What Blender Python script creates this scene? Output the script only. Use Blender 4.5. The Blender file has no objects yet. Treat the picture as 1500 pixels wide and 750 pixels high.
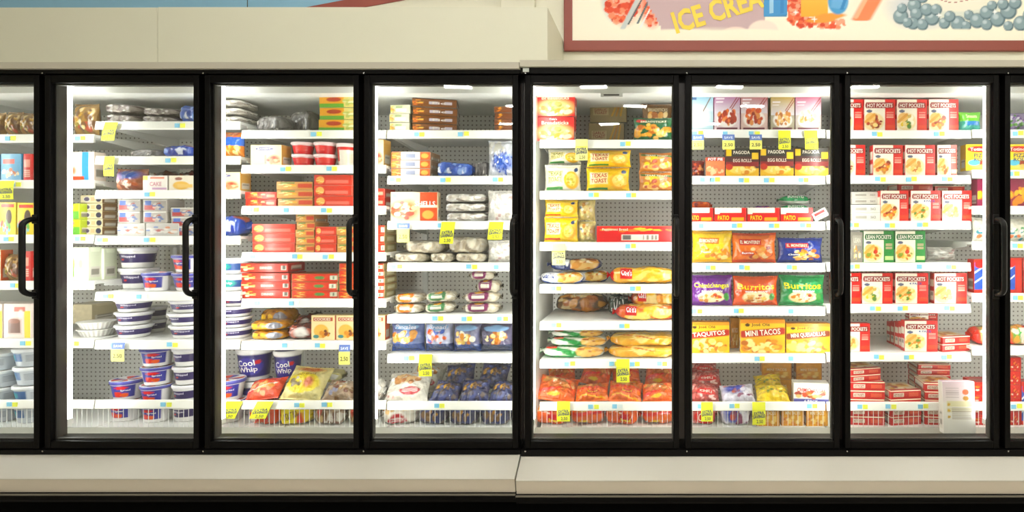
import bpy, bmesh, math, random
import numpy as np
from mathutils import Vector, Matrix, noise

S = bpy.context.scene
COL = S.collection
R = math.radians
# ------------------------------------------------------------------ camera
D, U, PX0, PY0, ZC = 2.80, 0.00325, 955.0, 335.0, 1.42   # metres to door plane, metres per photo pixel there
def sc(y): return U*(D+y)/D
def X(px, y=0.0): return (px-PX0)*sc(y)
def Z(py, y=0.0): return ZC+(PY0-py)*sc(y)
cd = bpy.data.cameras.new('camera'); cam = bpy.data.objects.new('camera', cd); COL.objects.link(cam)
cam.location = (0, -D, ZC); cam.rotation_euler = (R(90), 0, 0)
cd.sensor_width = 36; cd.lens = D/U*36/1500
cd.shift_x = -(PX0-750)/1500; cd.shift_y = -(375-PY0)/1500
cd.clip_start = 0.05
S.camera = cam
# ------------------------------------------------------------------ world, exposure
W = bpy.data.worlds.new('world'); S.world = W; W.use_nodes = True
W.node_tree.nodes['Background'].inputs[0].default_value = (1.0, .93, .80, 1)
W.node_tree.nodes['Background'].inputs[1].default_value = 0.32
S.view_settings.view_transform = 'Standard'
try: S.view_settings.look = 'None'
except Exception: pass
S.view_settings.gamma = 1; S.view_settings.use_curve_mapping = False
S.view_settings.exposure = 0.0
TUBE = 28.5        # freezer tubes
CEIL = 67.0        # store ceiling lights
TUBECOL = (1.0, .99, .95)
CEILCOL = (1.0, .965, .905)
rnd = random.Random(7)

# ------------------------------------------------------------------ helpers
def lin(h):
    if not isinstance(h, str): return h
    h = h.lstrip('#')
    if len(h) == 3: h = ''.join(c*2 for c in h)
    o = []
    for i in (0, 2, 4):
        v = int(h[i:i+2], 16)/255
        o.append(v/12.92 if v <= .04045 else ((v+.055)/1.055)**2.4)
    return tuple(o)
MATS = {}
def mat(name, col, rough=.5, metal=0.0, emit=0, ecol=None, coat=0.0, spec=.5, bump=None, attr=False, bscale=60):
    if name in MATS: return MATS[name]
    m = bpy.data.materials.new(name); m.use_nodes = True
    n = m.node_tree.nodes; l = m.node_tree.links; p = n['Principled BSDF']
    p.inputs['Base Color'].default_value = (*lin(col), 1)
    p.inputs['Roughness'].default_value = rough; p.inputs['Metallic'].default_value = metal
    p.inputs['Specular IOR Level'].default_value = spec
    p.inputs['Coat Weight'].default_value = coat; p.inputs['Coat Roughness'].default_value = .12
    if emit:
        p.inputs['Emission Color'].default_value = (*(ecol or lin(col)), 1); p.inputs['Emission Strength'].default_value = emit
    if attr:
        a = n.new('ShaderNodeAttribute'); a.attribute_name = 'Col'; l.new(a.outputs['Color'], p.inputs['Base Color'])
    if bump:
        t = n.new('ShaderNodeTexCoord'); z = n.new('ShaderNodeTexNoise'); z.inputs['Scale'].default_value = bscale
        z.inputs['Detail'].default_value = 4; b = n.new('ShaderNodeBump'); b.inputs['Strength'].default_value = bump
        b.inputs['Distance'].default_value = .01
        l.new(t.outputs['Object'], z.inputs['Vector']); l.new(z.outputs['Fac'], b.inputs['Height']); l.new(b.outputs['Normal'], p.inputs['Normal'])
    MATS[name] = m; return m
CARD = mat('printed_card', 'fff', .38, attr=True, coat=.15)
FILM = mat('printed_film', 'fff', .22, attr=True, coat=.5, bump=.55, bscale=38)
FROST = mat('frosty_film', 'fff', .3, attr=True, coat=.4, bump=.9, bscale=55)
PLAS = mat('tub_plastic', 'fff', .35, attr=True, spec=.4)
PAPER = mat('tag_paper', 'fff', .6, attr=True)
WHITE = mat('white_enamel', 'e6e7e2', .35)
RAIL = mat('white_price_rail', 'ecebe4', .3)
LINER = mat('case_liner', 'dededa', .45, bump=.05)
DECK = mat('shelf_deck_white', 'e6e6e2', .4)
BLACK = mat('black_powder_coat', '060505', .5, spec=.16)
BLACK2 = mat('black_anodised_frame', '050404', .45, spec=.12)
BROWN = mat('dark_mullion_plastic', '221815', .3)
HANDLE = mat('handle_black', '060606', .4, spec=.25)
CREAM = mat('cream_painted_metal', 'bfbdb4', .28, spec=.4)
TAUPE = mat('taupe_trim', 'b4b0a2', .4)
ROOF = mat('case_top_paint', 'd8d4c4', .5)
LEDGE = mat('grille_grey', '8f8e84', .5)
TAUPE2 = mat('taupe_kick_panel', 'cfc6b8', .42)
CHROME = mat('screw_steel', 'b8b8b8', .2, metal=1)
GASKET = mat('dark_gasket', '1f1b18', .6)
RUBBER = mat('bumper_rubber', '080707', .6, spec=.08)
WALLM = mat('cream_wall_paint', 'e0decc', .7, bump=.03, bscale=180)
SOFF = mat('cream_soffit_paint', 'd6d6c4', .6, bump=.02, bscale=160)
DARKV = mat('dark_slot', '3a3835', .7)
SIGNRED = mat('brick_red_moulding', '8c4338', .45)
MURBLUE = mat('mural_blue_paint', '8fbfdc', .7, bump=.03)
MURRED = mat('mural_red_paint', '9a5148', .7)
TUBEM = mat('lamp_tube_glow', 'fff', .5, emit=TUBE, ecol=TUBECOL)
CEILM = mat('ceiling_lamp_glow', 'fff', .5, emit=CEIL, ecol=CEILCOL)
BLUEL = mat('label_blue', '7fc4e4', .5); YELL = mat('label_yellow', 'e9ec4a', .5); WHITEL = mat('label_white', 'dfe8e6', .5)

def peg_material():
    m = bpy.data.materials.new('perforated_back_panel'); m.use_nodes = True
    n = m.node_tree.nodes; l = m.node_tree.links; p = n['Principled BSDF']
    tc = n.new('ShaderNodeTexCoord'); sp = n.new('ShaderNodeSeparateXYZ'); l.new(tc.outputs['Object'], sp.inputs[0])
    def cell(out):
        a = n.new('ShaderNodeMath'); a.operation = 'MULTIPLY'; a.inputs[1].default_value = 1/.0265; l.new(out, a.inputs[0])
        b = n.new('ShaderNodeMath'); b.operation = 'FRACT'; l.new(a.outputs[0], b.inputs[0])
        c = n.new('ShaderNodeMath'); c.operation = 'SUBTRACT'; c.inputs[1].default_value = .5; l.new(b.outputs[0], c.inputs[0])
        d = n.new('ShaderNodeMath'); d.operation = 'POWER'; d.inputs[1].default_value = 2; 
        e = n.new('ShaderNodeMath'); e.operation = 'ABSOLUTE'; l.new(c.outputs[0], e.inputs[0]); l.new(e.outputs[0], d.inputs[0])
        return d.outputs[0]
    s = n.new('ShaderNodeMath'); s.operation = 'ADD'; l.new(cell(sp.outputs[0]), s.inputs[0]); l.new(cell(sp.outputs[2]), s.inputs[1])
    t = n.new('ShaderNodeMath'); t.operation = 'LESS_THAN'; t.inputs[1].default_value = .034; l.new(s.outputs[0], t.inputs[0])
    mx = n.new('ShaderNodeMixRGB'); mx.inputs[1].default_value = (*lin('f2f0ea'), 1); mx.inputs[2].default_value = (*lin('9a958c'), 1)
    l.new(t.outputs[0], mx.inputs[0]); l.new(mx.outputs[0], p.inputs['Base Color']); p.inputs['Roughness'].default_value = .5
    return m
PEG = peg_material()
def glass_material():
    m = bpy.data.materials.new('door_glass'); m.use_nodes = True
    n = m.node_tree.nodes; l = m.node_tree.links; n.remove(n['Principled BSDF']); out = n['Material Output']
    t = n.new('ShaderNodeBsdfTransparent'); t.inputs[0].default_value = (.97, .985, .975, 1)
    g = n.new('ShaderNodeBsdfGlossy'); g.inputs['Roughness'].default_value = .015
    ge = n.new('ShaderNodeNewGeometry'); dt = n.new('ShaderNodeVectorMath'); dt.operation = 'DOT_PRODUCT'
    l.new(ge.outputs['Normal'], dt.inputs[0]); l.new(ge.outputs['Incoming'], dt.inputs[1])
    def M(op, a, b=None):
        q = n.new('ShaderNodeMath'); q.operation = op
        for i, v in enumerate((a, b)):
            if v is None: continue
            if isinstance(v, float): q.inputs[i].default_value = v
            else: l.new(v, q.inputs[i])
        return q.outputs[0]
    c5 = M('POWER', M('SUBTRACT', 1.0, M('ABSOLUTE', dt.outputs['Value'])), 5.0)      # Schlick reflectance, both faces
    f = M('ADD', M('MULTIPLY', c5, .957), .043)
    mx = n.new('ShaderNodeMixShader'); l.new(f, mx.inputs[0]); l.new(t.outputs[0], mx.inputs[1]); l.new(g.outputs[0], mx.inputs[2])
    l.new(mx.outputs[0], out.inputs[0]); return m
GLASS = glass_material()

class MB:
    def __init__(s): s.v = []; s.f = []; s.m = []; s.c = None; s.smooth = False
    def box(s, x0, x1, y0, y1, z0, z1, mi=0, ch=0.0):
        if x1 < x0: x0, x1 = x1, x0
        if ch <= 0:
            b = len(s.v)
            s.v += [(x0,y0,z0),(x1,y0,z0),(x1,y1,z0),(x0,y1,z0),(x0,y0,z1),(x1,y0,z1),(x1,y1,z1),(x0,y1,z1)]
            for q in ((0,3,2,1),(4,5,6,7),(0,1,5,4),(1,2,6,5),(2,3,7,6),(3,0,4,7)): s.f.append([b+i for i in q]); s.m.append(mi)
        else:
            bm = bmesh.new(); bmesh.ops.create_cube(bm, size=1)
            for v in bm.verts: v.co = Vector(((x0+x1)/2+v.co.x*(x1-x0), (y0+y1)/2+v.co.y*(y1-y0), (z0+z1)/2+v.co.z*(z1-z0)))
            bmesh.ops.bevel(bm, geom=bm.edges[:], offset=ch, segments=2, affect='EDGES', profile=.5)
            b = len(s.v); bm.verts.index_update()
            s.v += [tuple(v.co) for v in bm.verts]
            for f in bm.faces: s.f.append([b+v.index for v in f.verts]); s.m.append(mi)
            bm.free()
        return s
    def prism_x(s, x0, x1, prof, mi=0):           # prof: (y,z) outline
        b = len(s.v); n = len(prof)
        s.v += [(x0, y, z) for y, z in prof]+[(x1, y, z) for y, z in prof]
        for i in range(n):
            j = (i+1) % n; s.f.append([b+i, b+j, b+n+j, b+n+i]); s.m.append(mi)
        s.f.append([b+i for i in reversed(range(n))]); s.m.append(mi)
        s.f.append([b+n+i for i in range(n)]); s.m.append(mi); return s
    def prism_y(s, pts, y0, y1, mi=0):            # pts: (x,z) outline
        b = len(s.v); n = len(pts)
        s.v += [(x, y0, z) for x, z in pts]+[(x, y1, z) for x, z in pts]
        for i in range(n):
            j = (i+1) % n; s.f.append([b+i, b+j, b+n+j, b+n+i]); s.m.append(mi)
        s.f.append([b+i for i in range(n)]); s.m.append(mi)
        s.f.append([b+n+i for i in reversed(range(n))]); s.m.append(mi); return s
    def tube(s, pts, r, n=8, mi=0):
        pts = [Vector(p) for p in pts]; b = len(s.v); k = len(pts)
        for i, p in enumerate(pts):
            d = (pts[min(i+1, k-1)]-pts[max(i-1, 0)]).normalized()
            a = d.cross(Vector((1, 0, 0))); 
            if a.length < .1: a = d.cross(Vector((0, 1, 0)))
            a.normalize(); c = d.cross(a)
            rr = r[i] if isinstance(r, (list, tuple)) else r
            for j in range(n):
                t = 2*math.pi*j/n; s.v.append(tuple(p+a*math.cos(t)*rr+c*math.sin(t)*rr))
        for i in range(k-1):
            for j in range(n):
                j2 = (j+1) % n; s.f.append([b+i*n+j, b+i*n+j2, b+(i+1)*n+j2, b+(i+1)*n+j]); s.m.append(mi)
        s.f.append([b+j for j in reversed(range(n))]); s.m.append(mi)
        s.f.append([b+(k-1)*n+j for j in range(n)]); s.m.append(mi); return s
    def mesh(s, name, mats, recalc=True):
        me = bpy.data.meshes.new(name); me.from_pydata(s.v, [], s.f)
        for m in (mats if isinstance(mats, (list, tuple)) else [mats]): me.materials.append(m)
        me.polygons.foreach_set('material_index', s.m)
        if s.c is not None:
            a = me.color_attributes.new('Col', 'FLOAT_COLOR', 'POINT')
            c = np.ones((len(s.v), 4)); c[:, :3] = np.array(s.c); a.data.foreach_set('color', c.ravel())
        if s.smooth: me.polygons.foreach_set('use_smooth', [True]*len(me.polygons))
        if recalc:
            bm = bmesh.new(); bm.from_mesh(me); bmesh.ops.recalc_face_normals(bm, faces=bm.faces); bm.to_mesh(me); bm.free()
        me.update(); return me
    def build(s, name, mats, parent=None, loc=None):
        o = bpy.data.objects.new(name, s.mesh(name, mats)); COL.objects.link(o)
        if parent: o.parent = parent
        if loc: o.location = loc
        return o
def tag(o, label=None, cat=None, group=None, kind=None):
    if label: o['label'] = label
    if cat: o['category'] = cat
    if group: o['group'] = group
    if kind: o['kind'] = kind
    return o
def empty(name, loc, rz=0):
    o = bpy.data.objects.new(name, None); COL.objects.link(o); o.location = loc; o.rotation_euler = (0, 0, rz)
    o.empty_display_size = .05; return o
def copy_tree(o, parent=None):
    c = o.copy(); COL.objects.link(c)
    if parent: c.parent = parent
    for ch in list(o.children): copy_tree(ch, c)
    return c

# ------------------------------------------------------------------ print designs -> colour arrays
TXT = {}
def text_mesh(s):
    if s in TXT: return TXT[s]
    cu = bpy.data.curves.new('t', 'FONT'); cu.body = s; cu.resolution_u = 2; cu.offset = .034 if s == 'ICE CREAM' else .018
    o = bpy.data.objects.new('t', cu); COL.objects.link(o)
    dg = bpy.context.evaluated_depsgraph_get(); dg.update()
    me = bpy.data.meshes.new_from_object(o.evaluated_get(dg))
    bm = bmesh.new(); bm.from_mesh(me); bmesh.ops.triangulate(bm, faces=bm.faces[:])
    v = np.array([tuple(x.co)[:2] for x in bm.verts]); bm.verts.index_update()
    f = [[x.index for x in q.verts] for q in bm.faces]; bm.free()
    bpy.data.objects.remove(o); bpy.data.curves.remove(cu); bpy.data.meshes.remove(me)
    v -= v.min(0); e = v.max(0); v = v/e-.5
    TXT[s] = (v, f); return TXT[s]
def raster(ops, nx, ny):
    u = np.linspace(0, 1, nx)[None, :].repeat(ny, 0); v = np.linspace(0, 1, ny)[:, None].repeat(nx, 1)
    im = np.ones((ny, nx, 3))*.8
    def put(mask, c): 
        m = np.clip(mask, 0, 1)[..., None]; im[:] = im*(1-m)+np.array(lin(c))*m
    for k, o in enumerate(ops):
        t = o[0]
        if t == 'bg': im[:] = lin(o[1])
        elif t == 'r': put((u >= o[1]) & (u <= o[3]) & (v >= o[2]) & (v <= o[4]), o[5])
        elif t == 'g':
            m = (u >= o[1]) & (u <= o[3]) & (v >= o[2]) & (v <= o[4]); w = np.clip((v-o[2])/(o[4]-o[2]), 0, 1)[..., None]
            c = np.array(lin(o[5]))*(1-w)+np.array(lin(o[6]))*w; im[:] = np.where(m[..., None], c, im)
        elif t == 'e':
            d = ((u-o[1])/o[3])**2+((v-o[2])/o[4])**2; put((1-d)*4, o[5])
        elif t == 'soft':
            d = ((u-o[1])/o[3])**2+((v-o[2])/o[4])**2; put((1-d)*1.3, o[5])
        elif t == 'f':
            _, cx, cy, rx, ry, pal, n, sz, seed = o; g = random.Random(seed)
            for i in range(n):
                a = g.uniform(0, 6.28); q = math.sqrt(g.random()); px = cx+rx*q*math.cos(a); py = cy+ry*q*math.sin(a)
                r1 = sz*g.uniform(.6, 1.3); r2 = r1*g.uniform(.6, 1.1)*rx and r1*g.uniform(.55, 1.1)
                b = g.uniform(0, 3.14); du = u-px; dv = v-py
                d = ((du*math.cos(b)+dv*math.sin(b))/r1)**2+((-du*math.sin(b)+dv*math.cos(b))/r2)**2
                put((1-d)*3, g.choice(pal))
        elif t == 'l':
            _, x0, y0, x1, y1, w, c = o; dx, dy = x1-x0, y1-y0; L = dx*dx+dy*dy
            q = np.clip(((u-x0)*dx+(v-y0)*dy)/L, 0, 1); d = np.hypot(u-x0-q*dx, v-y0-q*dy); put((w-d)/w*3, c)
        elif t == 's':
            _, x0, y0, x1, y1, n, c = o
            put((u >= x0) & (u <= x1) & (v >= y0) & (v <= y1) & (((u-x0)/(x1-x0)*n) % 1 > .5), c)
        elif t == 'h':
            _, x0, y0, x1, y1, n, c = o
            put((u >= x0) & (u <= x1) & (v >= y0) & (v <= y1) & (((v-y0)/(y1-y0)*n) % 1 > .5), c)
        elif t == 'n':
            g = np.random.RandomState(k+3); a = o[1]; q = o[2] if len(o) > 2 else 10
            z = g.rand(q, q); xi = u*(q-1.001); yi = v*(q-1.001); a0 = xi.astype(int); b0 = yi.astype(int); fx = xi-a0; fy = yi-b0
            z = (z[b0, a0]*(1-fx)+z[b0, a0+1]*fx)*(1-fy)+(z[b0+1, a0]*(1-fx)+z[b0+1, a0+1]*fx)*fy
            im[:] = np.clip(im*(1-a+2*a*z[..., None]), 0, 1)
    return tone(im)
BOOST = [True]
def tone(c):
    if not BOOST[0]: return c
    c = np.asarray(c, float); m = c.mean(-1, keepdims=True); return np.clip((m+(c-m)*1.14)*.84, .004, 1)
def add_text(mb, ops, fn):
    """fn(u, v) -> (x, y, z) on the surface, lifted a little"""
    for o in ops:
        if o[0] != 't': continue
        _, s, cx, cy, w, h, c = o[:7]; rot = R(o[7]) if len(o) > 7 else 0
        v, f = text_mesh(s); b = len(mb.v); ca, sa = math.cos(rot), math.sin(rot); col = tuple(tone(lin(c)))
        for x, y in v:
            x, y = x*w, y*h; mb.v.append(fn(cx+x*ca-y*sa, cy+x*sa+y*ca)); mb.c.append(col)
        for q in f: mb.f.append([b+i for i in q]); mb.m.append(0)

def carton(w, h, d, front, side='ddd', top=None, right=None, seed=0):
    """printed carton, origin bottom centre of the FRONT face, body going back (+y)"""
    mb = MB(); mb.c = []; top = top or side
    nx = max(10, min(64, int(w/.0034))); ny = max(8, min(64, int(h/.0034)))
    c = .0016
    def grid(fn, nx, ny, im):
        b = len(mb.v)
        for j in range(ny):
            for i in range(nx):
                mb.v.append(fn(i/(nx-1), j/(ny-1))); mb.c.append(tuple(im[j, i]))
        for j in range(ny-1):
            for i in range(nx-1):
                a = b+j*nx+i; mb.f.append([a, a+1, a+nx+1, a+nx]); mb.m.append(0)
    bulge = lambda u, v: -.0025*math.sin(math.pi*min(max(u, 0), 1))*math.sin(math.pi*min(max(v, 0), 1))
    F = lambda u, v: (-w/2+c+u*(w-2*c), bulge(u, v), c+v*(h-2*c))
    grid(F, nx, ny, raster(front, nx, ny))
    sd = side if isinstance(side, list) else [('bg', side), ('r', .12, .1, .88, .42, 'd9d4c8'), ('h', .2, .14, .8, .38, 6, '8a857b')]
    ns = max(5, min(24, int(d/.006))); ms = max(6, min(30, int(h/.006)))
    im = raster(sd, ns, ms)
    grid(lambda u, v: (w/2, c+u*(d-2*c), c+v*(h-2*c)), ns, ms, im)
    grid(lambda u, v: (-w/2, d-c-u*(d-2*c), c+v*(h-2*c)), ns, ms, im)
    tp = top if isinstance(top, list) else [('bg', top), ('r', 0, .48, 1, .52, '8a8378')]
    imt = raster(tp, 14, 9)
    grid(lambda u, v: (-w/2+c+u*(w-2*c), c+v*(d-2*c), h), 14, 9, imt)
    grid(lambda u, v: (-w/2+c+u*(w-2*c), d-c-v*(d-2*c), 0), 2, 2, raster([('bg', 'ccc')], 2, 2))
    bk = front if isinstance(front, list) else []
    grid(lambda u, v: (w/2-c-u*(w-2*c), d, c+v*(h-2*c)), 10, 10, raster([o for o in bk if o[0] in ('bg', 'r', 'g')], 10, 10))
    # chamfer strips around the folds
    fr = [(-w/2+c, 0, c), (w/2-c, 0, c), (w/2-c, 0, h-c), (-w/2+c, 0, h-c)]
    def strip(a, b, a2, b2, col):
        i = len(mb.v); mb.v.extend([a, b, b2, a2]); mb.c.extend([col]*4); mb.f.append([i, i+1, i+2, i+3]); mb.m.append(0)
    cs = lin(sd[0][1]); ct = lin(tp[0][1])
    for s in (-1, 1):
        x1, x0 = s*w/2, s*(w/2-c)
        strip((x0, 0, c), (x1, c, c), (x0, 0, h-c), (x1, c, h-c), cs)
        strip((x0, d, c), (x1, d-c, c), (x0, d, h-c), (x1, d-c, h-c), cs)
        strip((x0, c, h), (x0, d-c, h), (x1, c, h-c), (x1, d-c, h-c), ct)
        strip((x0, c, 0), (x0, d-c, 0), (x1, c, c), (x1, d-c, c), cs)
    for y1, y0 in ((0, c), (d, d-c)):
        strip((-w/2+c, y0, h), (w/2-c, y0, h), (-w/2+c, y1, h-c), (w/2-c, y1, h-c), ct)
        strip((-w/2+c, y0, 0), (w/2-c, y0, 0), (-w/2+c, y1, c), (w/2-c, y1, c), cs)
    # tuck flap on one end
    if h > .05: 
        i = len(mb.v); mb.v.extend([(w/2+.0006, d*.2, h*.86), (w/2+.0006, d*.8, h*.86), (w/2+.0006, d*.86, h-c), (w/2+.0006, d*.14, h-c)])
        mb.c.extend([cs]*4); mb.f.append([i, i+1, i+2, i+3]); mb.m.append(0)
    add_text(mb, front, lambda u, v: (F(u, v)[0], bulge(u, v)-.0009, F(u, v)[2]))
    return mb.mesh('carton', CARD, recalc=False)

def pillow(w, h, t, design, seed=1, seal='tb', wr=1.0, back=None, m=None, crimp=.05):
    """film bag, origin bottom centre, front facing -y, centred on y=t/2"""
    mb = MB(); mb.c = []; mb.smooth = True
    nx = max(18, min(60, int(w/.0036))); ny = max(14, min(60, int(h/.0036)))
    off = Vector((seed*3.7, seed*1.3, 0))
    def prof(a): 
        a = min(abs(a), 1); return max(0, 1-a**2.4)**.62
    def surf(u, v, side, lift=0.0):
        s = 2*u-1; q = 2*v-1
        if seal == 'tb':
            qq = q/(1-crimp*2); p = prof(s)*prof(qq) if abs(qq) < 1 else 0
        else:
            ss = s/(1-crimp*2); p = prof(ss)*prof(q) if abs(ss) < 1 else 0
        T = t/2*p
        nz = noise.noise(Vector((u*4.2, v*3.8, 0))+off)*.5+noise.noise(Vector((u*9, v*8, 1))+off)*.3+noise.noise(Vector((u*19, v*17, 2))+off)*.16
        cr = 0
        if seal == 'tb': e = max(0, abs(q)-.55)/.45; cr = e*e*noise.noise(Vector((u*22, q*1.5, 5))+off)
        else: e = max(0, abs(s)-.6)/.4; cr = e*e*noise.noise(Vector((s*1.5, v*16, 5))+off)
        T2 = T+min(p*3, 1)*t*wr*(nz*.15+cr*.10)
        x = w/2*s*(1-.05*(1-q*q))+w*.012*noise.noise(Vector((s*.3, v*5, 9))+off)
        z = h/2*(1+q*(1-.045*(1-s*s)))+h*.015*noise.noise(Vector((u*5, q*.3, 8))+off)
        y = t/2-side*(T2+lift+.0006)
        if p < .01: y += .0015*math.sin(s*60 if seal == 'tb' else q*60)
        return (x, y, max(z, 0))
    im = raster(design, nx, ny); imb = raster(back or [o for o in design if o[0] in ('bg', 'r', 'g', 'n')], nx, ny)
    for side, I in ((1, im), (-1, imb)):
        b = len(mb.v)
        for j in range(ny):
            for i in range(nx):
                mb.v.append(surf(i/(nx-1), j/(ny-1), side)); mb.c.append(tuple(I[j, i]))
        for j in range(ny-1):
            for i in range(nx-1):
                a = b+j*nx+i; q = [a, a+1, a+nx+1, a+nx]; mb.f.append(q if side == 1 else q[::-1]); mb.m.append(0)
    add_text(mb, design, lambda u, v: surf(u, v, 1, .0016))
    return mb.mesh('bag', m or FILM, recalc=False)

def cushion(w, h, d, design, seed=1, m=None, frill='r', am=1.0, ex=.62):
    """soft filled bag lying down, origin bottom centre of its front; print runs up the front and over the top"""
    mb = MB(); mb.c = []; mb.smooth = True; nx = max(26, min(64, int(w/.0034))); na = 52; off = Vector((seed*2.9, seed*1.7, 3))
    nyd = 40; im = raster(design, nx, nyd)
    def spow(x, e): return math.copysign(abs(x)**e, x)
    def surf(u, a, lift=0.0):                      # a: 0 = bottom front, .5 = crest, 1 = bottom back
        s = 2*u-1; e = abs(s); fr = (s > 0 and frill in ('r', 'b')) or (s < 0 and frill in ('l', 'b'))
        if fr: pr = max(.0, 1-(e/.90)**5)**.5 if e < .90 else 0; pr = max(pr, .12 if e < .92 else .12+(e-.92)*4.5)
        else: pr = max(.03, 1-e**6.5)**.5
        th = -math.pi/2-.0+a*2*math.pi*.5*2 if False else math.pi*(1.5-2*a)
        cy = spow(math.cos(th), .6); cz = spow(math.sin(th), ex)
        P_ = Vector((u*w*16, math.cos(th)*2, math.sin(th)*2))
        nz = noise.noise(P_*.5+off)*.75+(.5-abs(noise.noise(P_*1.1+off))*2)*.40+(.4-abs(noise.noise(P_*2.3+off*2))*2)*.22+noise.noise(P_*4.5+off)*.12
        ry, rz = d/2*(pr if not (fr and e > .86) else pr*1.0), h/2*(pr if not (fr and e > .86) else pr*.8)
        k = 1+(nz-.1)*.30*am
        x = w/2*s+(.006*noise.noise(Vector((cz*3, cy*3, s))+off) if e > .8 else 0)
        y = d/2+cy*ry*(1+nz*.16*am)+(cy*lift)
        z = h*.46+cz*rz*k*.94+(cz*lift)+(noise.noise(Vector((s*1.6, seed, 0)))*h*.08*am)*(1 if cz > 0 else .2)
        return (x, y, max(0.0, min(z, h*1.12)))
    for j in range(na):
        a = j/na
        for i in range(nx):
            mb.v.append(surf(i/(nx-1), a))
            v = a/.62; ci = im[min(nyd-1, int(v*(nyd-1))), i] if v <= 1 else im[nyd-1 if a < .8 else 0, i]
            mb.c.append(tuple(ci))
    for j in range(na):
        for i in range(nx-1):
            p, q = j*nx+i, ((j+1) % na)*nx+i; mb.f.append([p, p+1, q+1, q]); mb.m.append(0)
    mb.f.append([j*nx for j in range(na)]); mb.m.append(0); mb.f.append([j*nx+nx-1 for j in reversed(range(na))]); mb.m.append(0)
    b0 = len(mb.f)
    add_text(mb, design, lambda u, v: surf(u, v*.62, .0022))
    me = mb.mesh('bag', m or FILM, recalc=False); return me

def lathe(prof, colf, n=36, smooth=True):
    mb = MB(); mb.c = []; mb.smooth = smooth; k = len(prof)
    for i, (r, z) in enumerate(prof):
        for j in range(n):
            a = 2*math.pi*j/n; mb.v.append((r*math.sin(a), -r*math.cos(a), z)); mb.c.append(colf(j/n, i))
    for i in range(k-1):
        for j in range(n):
            j2 = (j+1) % n; mb.f.append([i*n+j, i*n+j2, (i+1)*n+j2, (i+1)*n+j]); mb.m.append(0)
    mb.f.append([j for j in reversed(range(n))]); mb.m.append(0)
    mb.f.append([(k-1)*n+j for j in range(n)]); mb.m.append(0)
    return mb
def tub_meshes(w, h, design, lidcol='f0f0f0', rim='ddd', lidtop=None, n=56):
    """body and lid of a tub, origin bottom centre; printing wraps the front half twice round"""
    r1 = w/2*.94; r0 = w/2*.76; hb = h*.90; ny = 22; nx = n//2+1
    im = raster(design, nx, ny)
    prof = [(r0*.9, 0), (r0, .004)]+[(r0+(r1-r0)*i/(ny-1), .006+(hb-.008)*i/(ny-1)) for i in range(ny)]
    def cf(a, i):
        u = (a*2+.5) % 1.0; return tuple(im[min(max(i-2, 0), ny-1), int(u*(nx-1))])
    mb = lathe(prof, cf, n)
    def fn(u, v):
        a = (u-.5)*math.pi; r = r0+(r1-r0)*v+.0012; return (r*math.sin(a), -r*math.cos(a), .006+(hb-.008)*v)
    add_text(mb, design, fn)
    body = mb.mesh('tub_body', PLAS, recalc=False)
    R_ = w/2
    lp = [(R_*.97, hb-.008), (R_, hb-.006), (R_, h-.003), (R_*.97, h), (R_*.90, h), (R_*.87, h-.004), (R_*.5, h-.004), (R_*.05, h-.004)]
    lt = lidtop or lidcol
    def lc(a, i): 
        if i <= 2: return lin(rim)
        if i <= 4: return lin(lidcol)
        return lin(lt if not isinstance(lt, list) else lt[(int(a*12)) % len(lt)])
    lid = lathe(lp, lc, n).mesh('tub_lid', PLAS, recalc=False)
    return body, lid

exec_items = []
# ------------------------------------------------------------------ SETTING
def struct(o): o['kind'] = 'structure'; return o
WY = .97                                                # back wall
struct(MB().box(-7, 5.5, -17, 1.2, -.1, 0).build('floor', mat('floor_tile', 'c9c2b2', .25)))
struct(MB().box(-7, 5.5, WY, WY+.15, 0, 4.4).build('wall_back', WALLM))
struct(MB().box(-7.15, -7, -17, 1.2, 0, 4.4).build('wall_left', WALLM))
struct(MB().box(5.5, 5.65, -17, 1.2, 0, 4.4).build('wall_right', WALLM))
struct(MB().box(-7.15, 5.65, -17.2, 1.2, 4.4, 4.5).build('ceiling', mat('ceiling_white', 'd8d6cc', .8)))
# soffit box over the left case, with its panel seam
sy = .40; sx1 = X(802, sy)
so = MB().box(-5.2, X(230.5, sy), sy, WY, Z(93, 0)-.03, Z(11, sy)).box(X(231.5, sy), sx1, sy, WY, Z(93, 0)-.03, Z(10.5, sy)).box(X(229, sy), X(233, sy), sy+.004, WY, Z(93, 0)-.03, Z(11.5, sy))
struct(so.build('trim_soffit', SOFF))
pl = MB().box(X(733, WY-.05), X(783, WY-.05), WY-.05, WY, Z(11, sy), 4.4, 0, .004)
struct(pl.build('trim_pilaster', WALLM))

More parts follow.
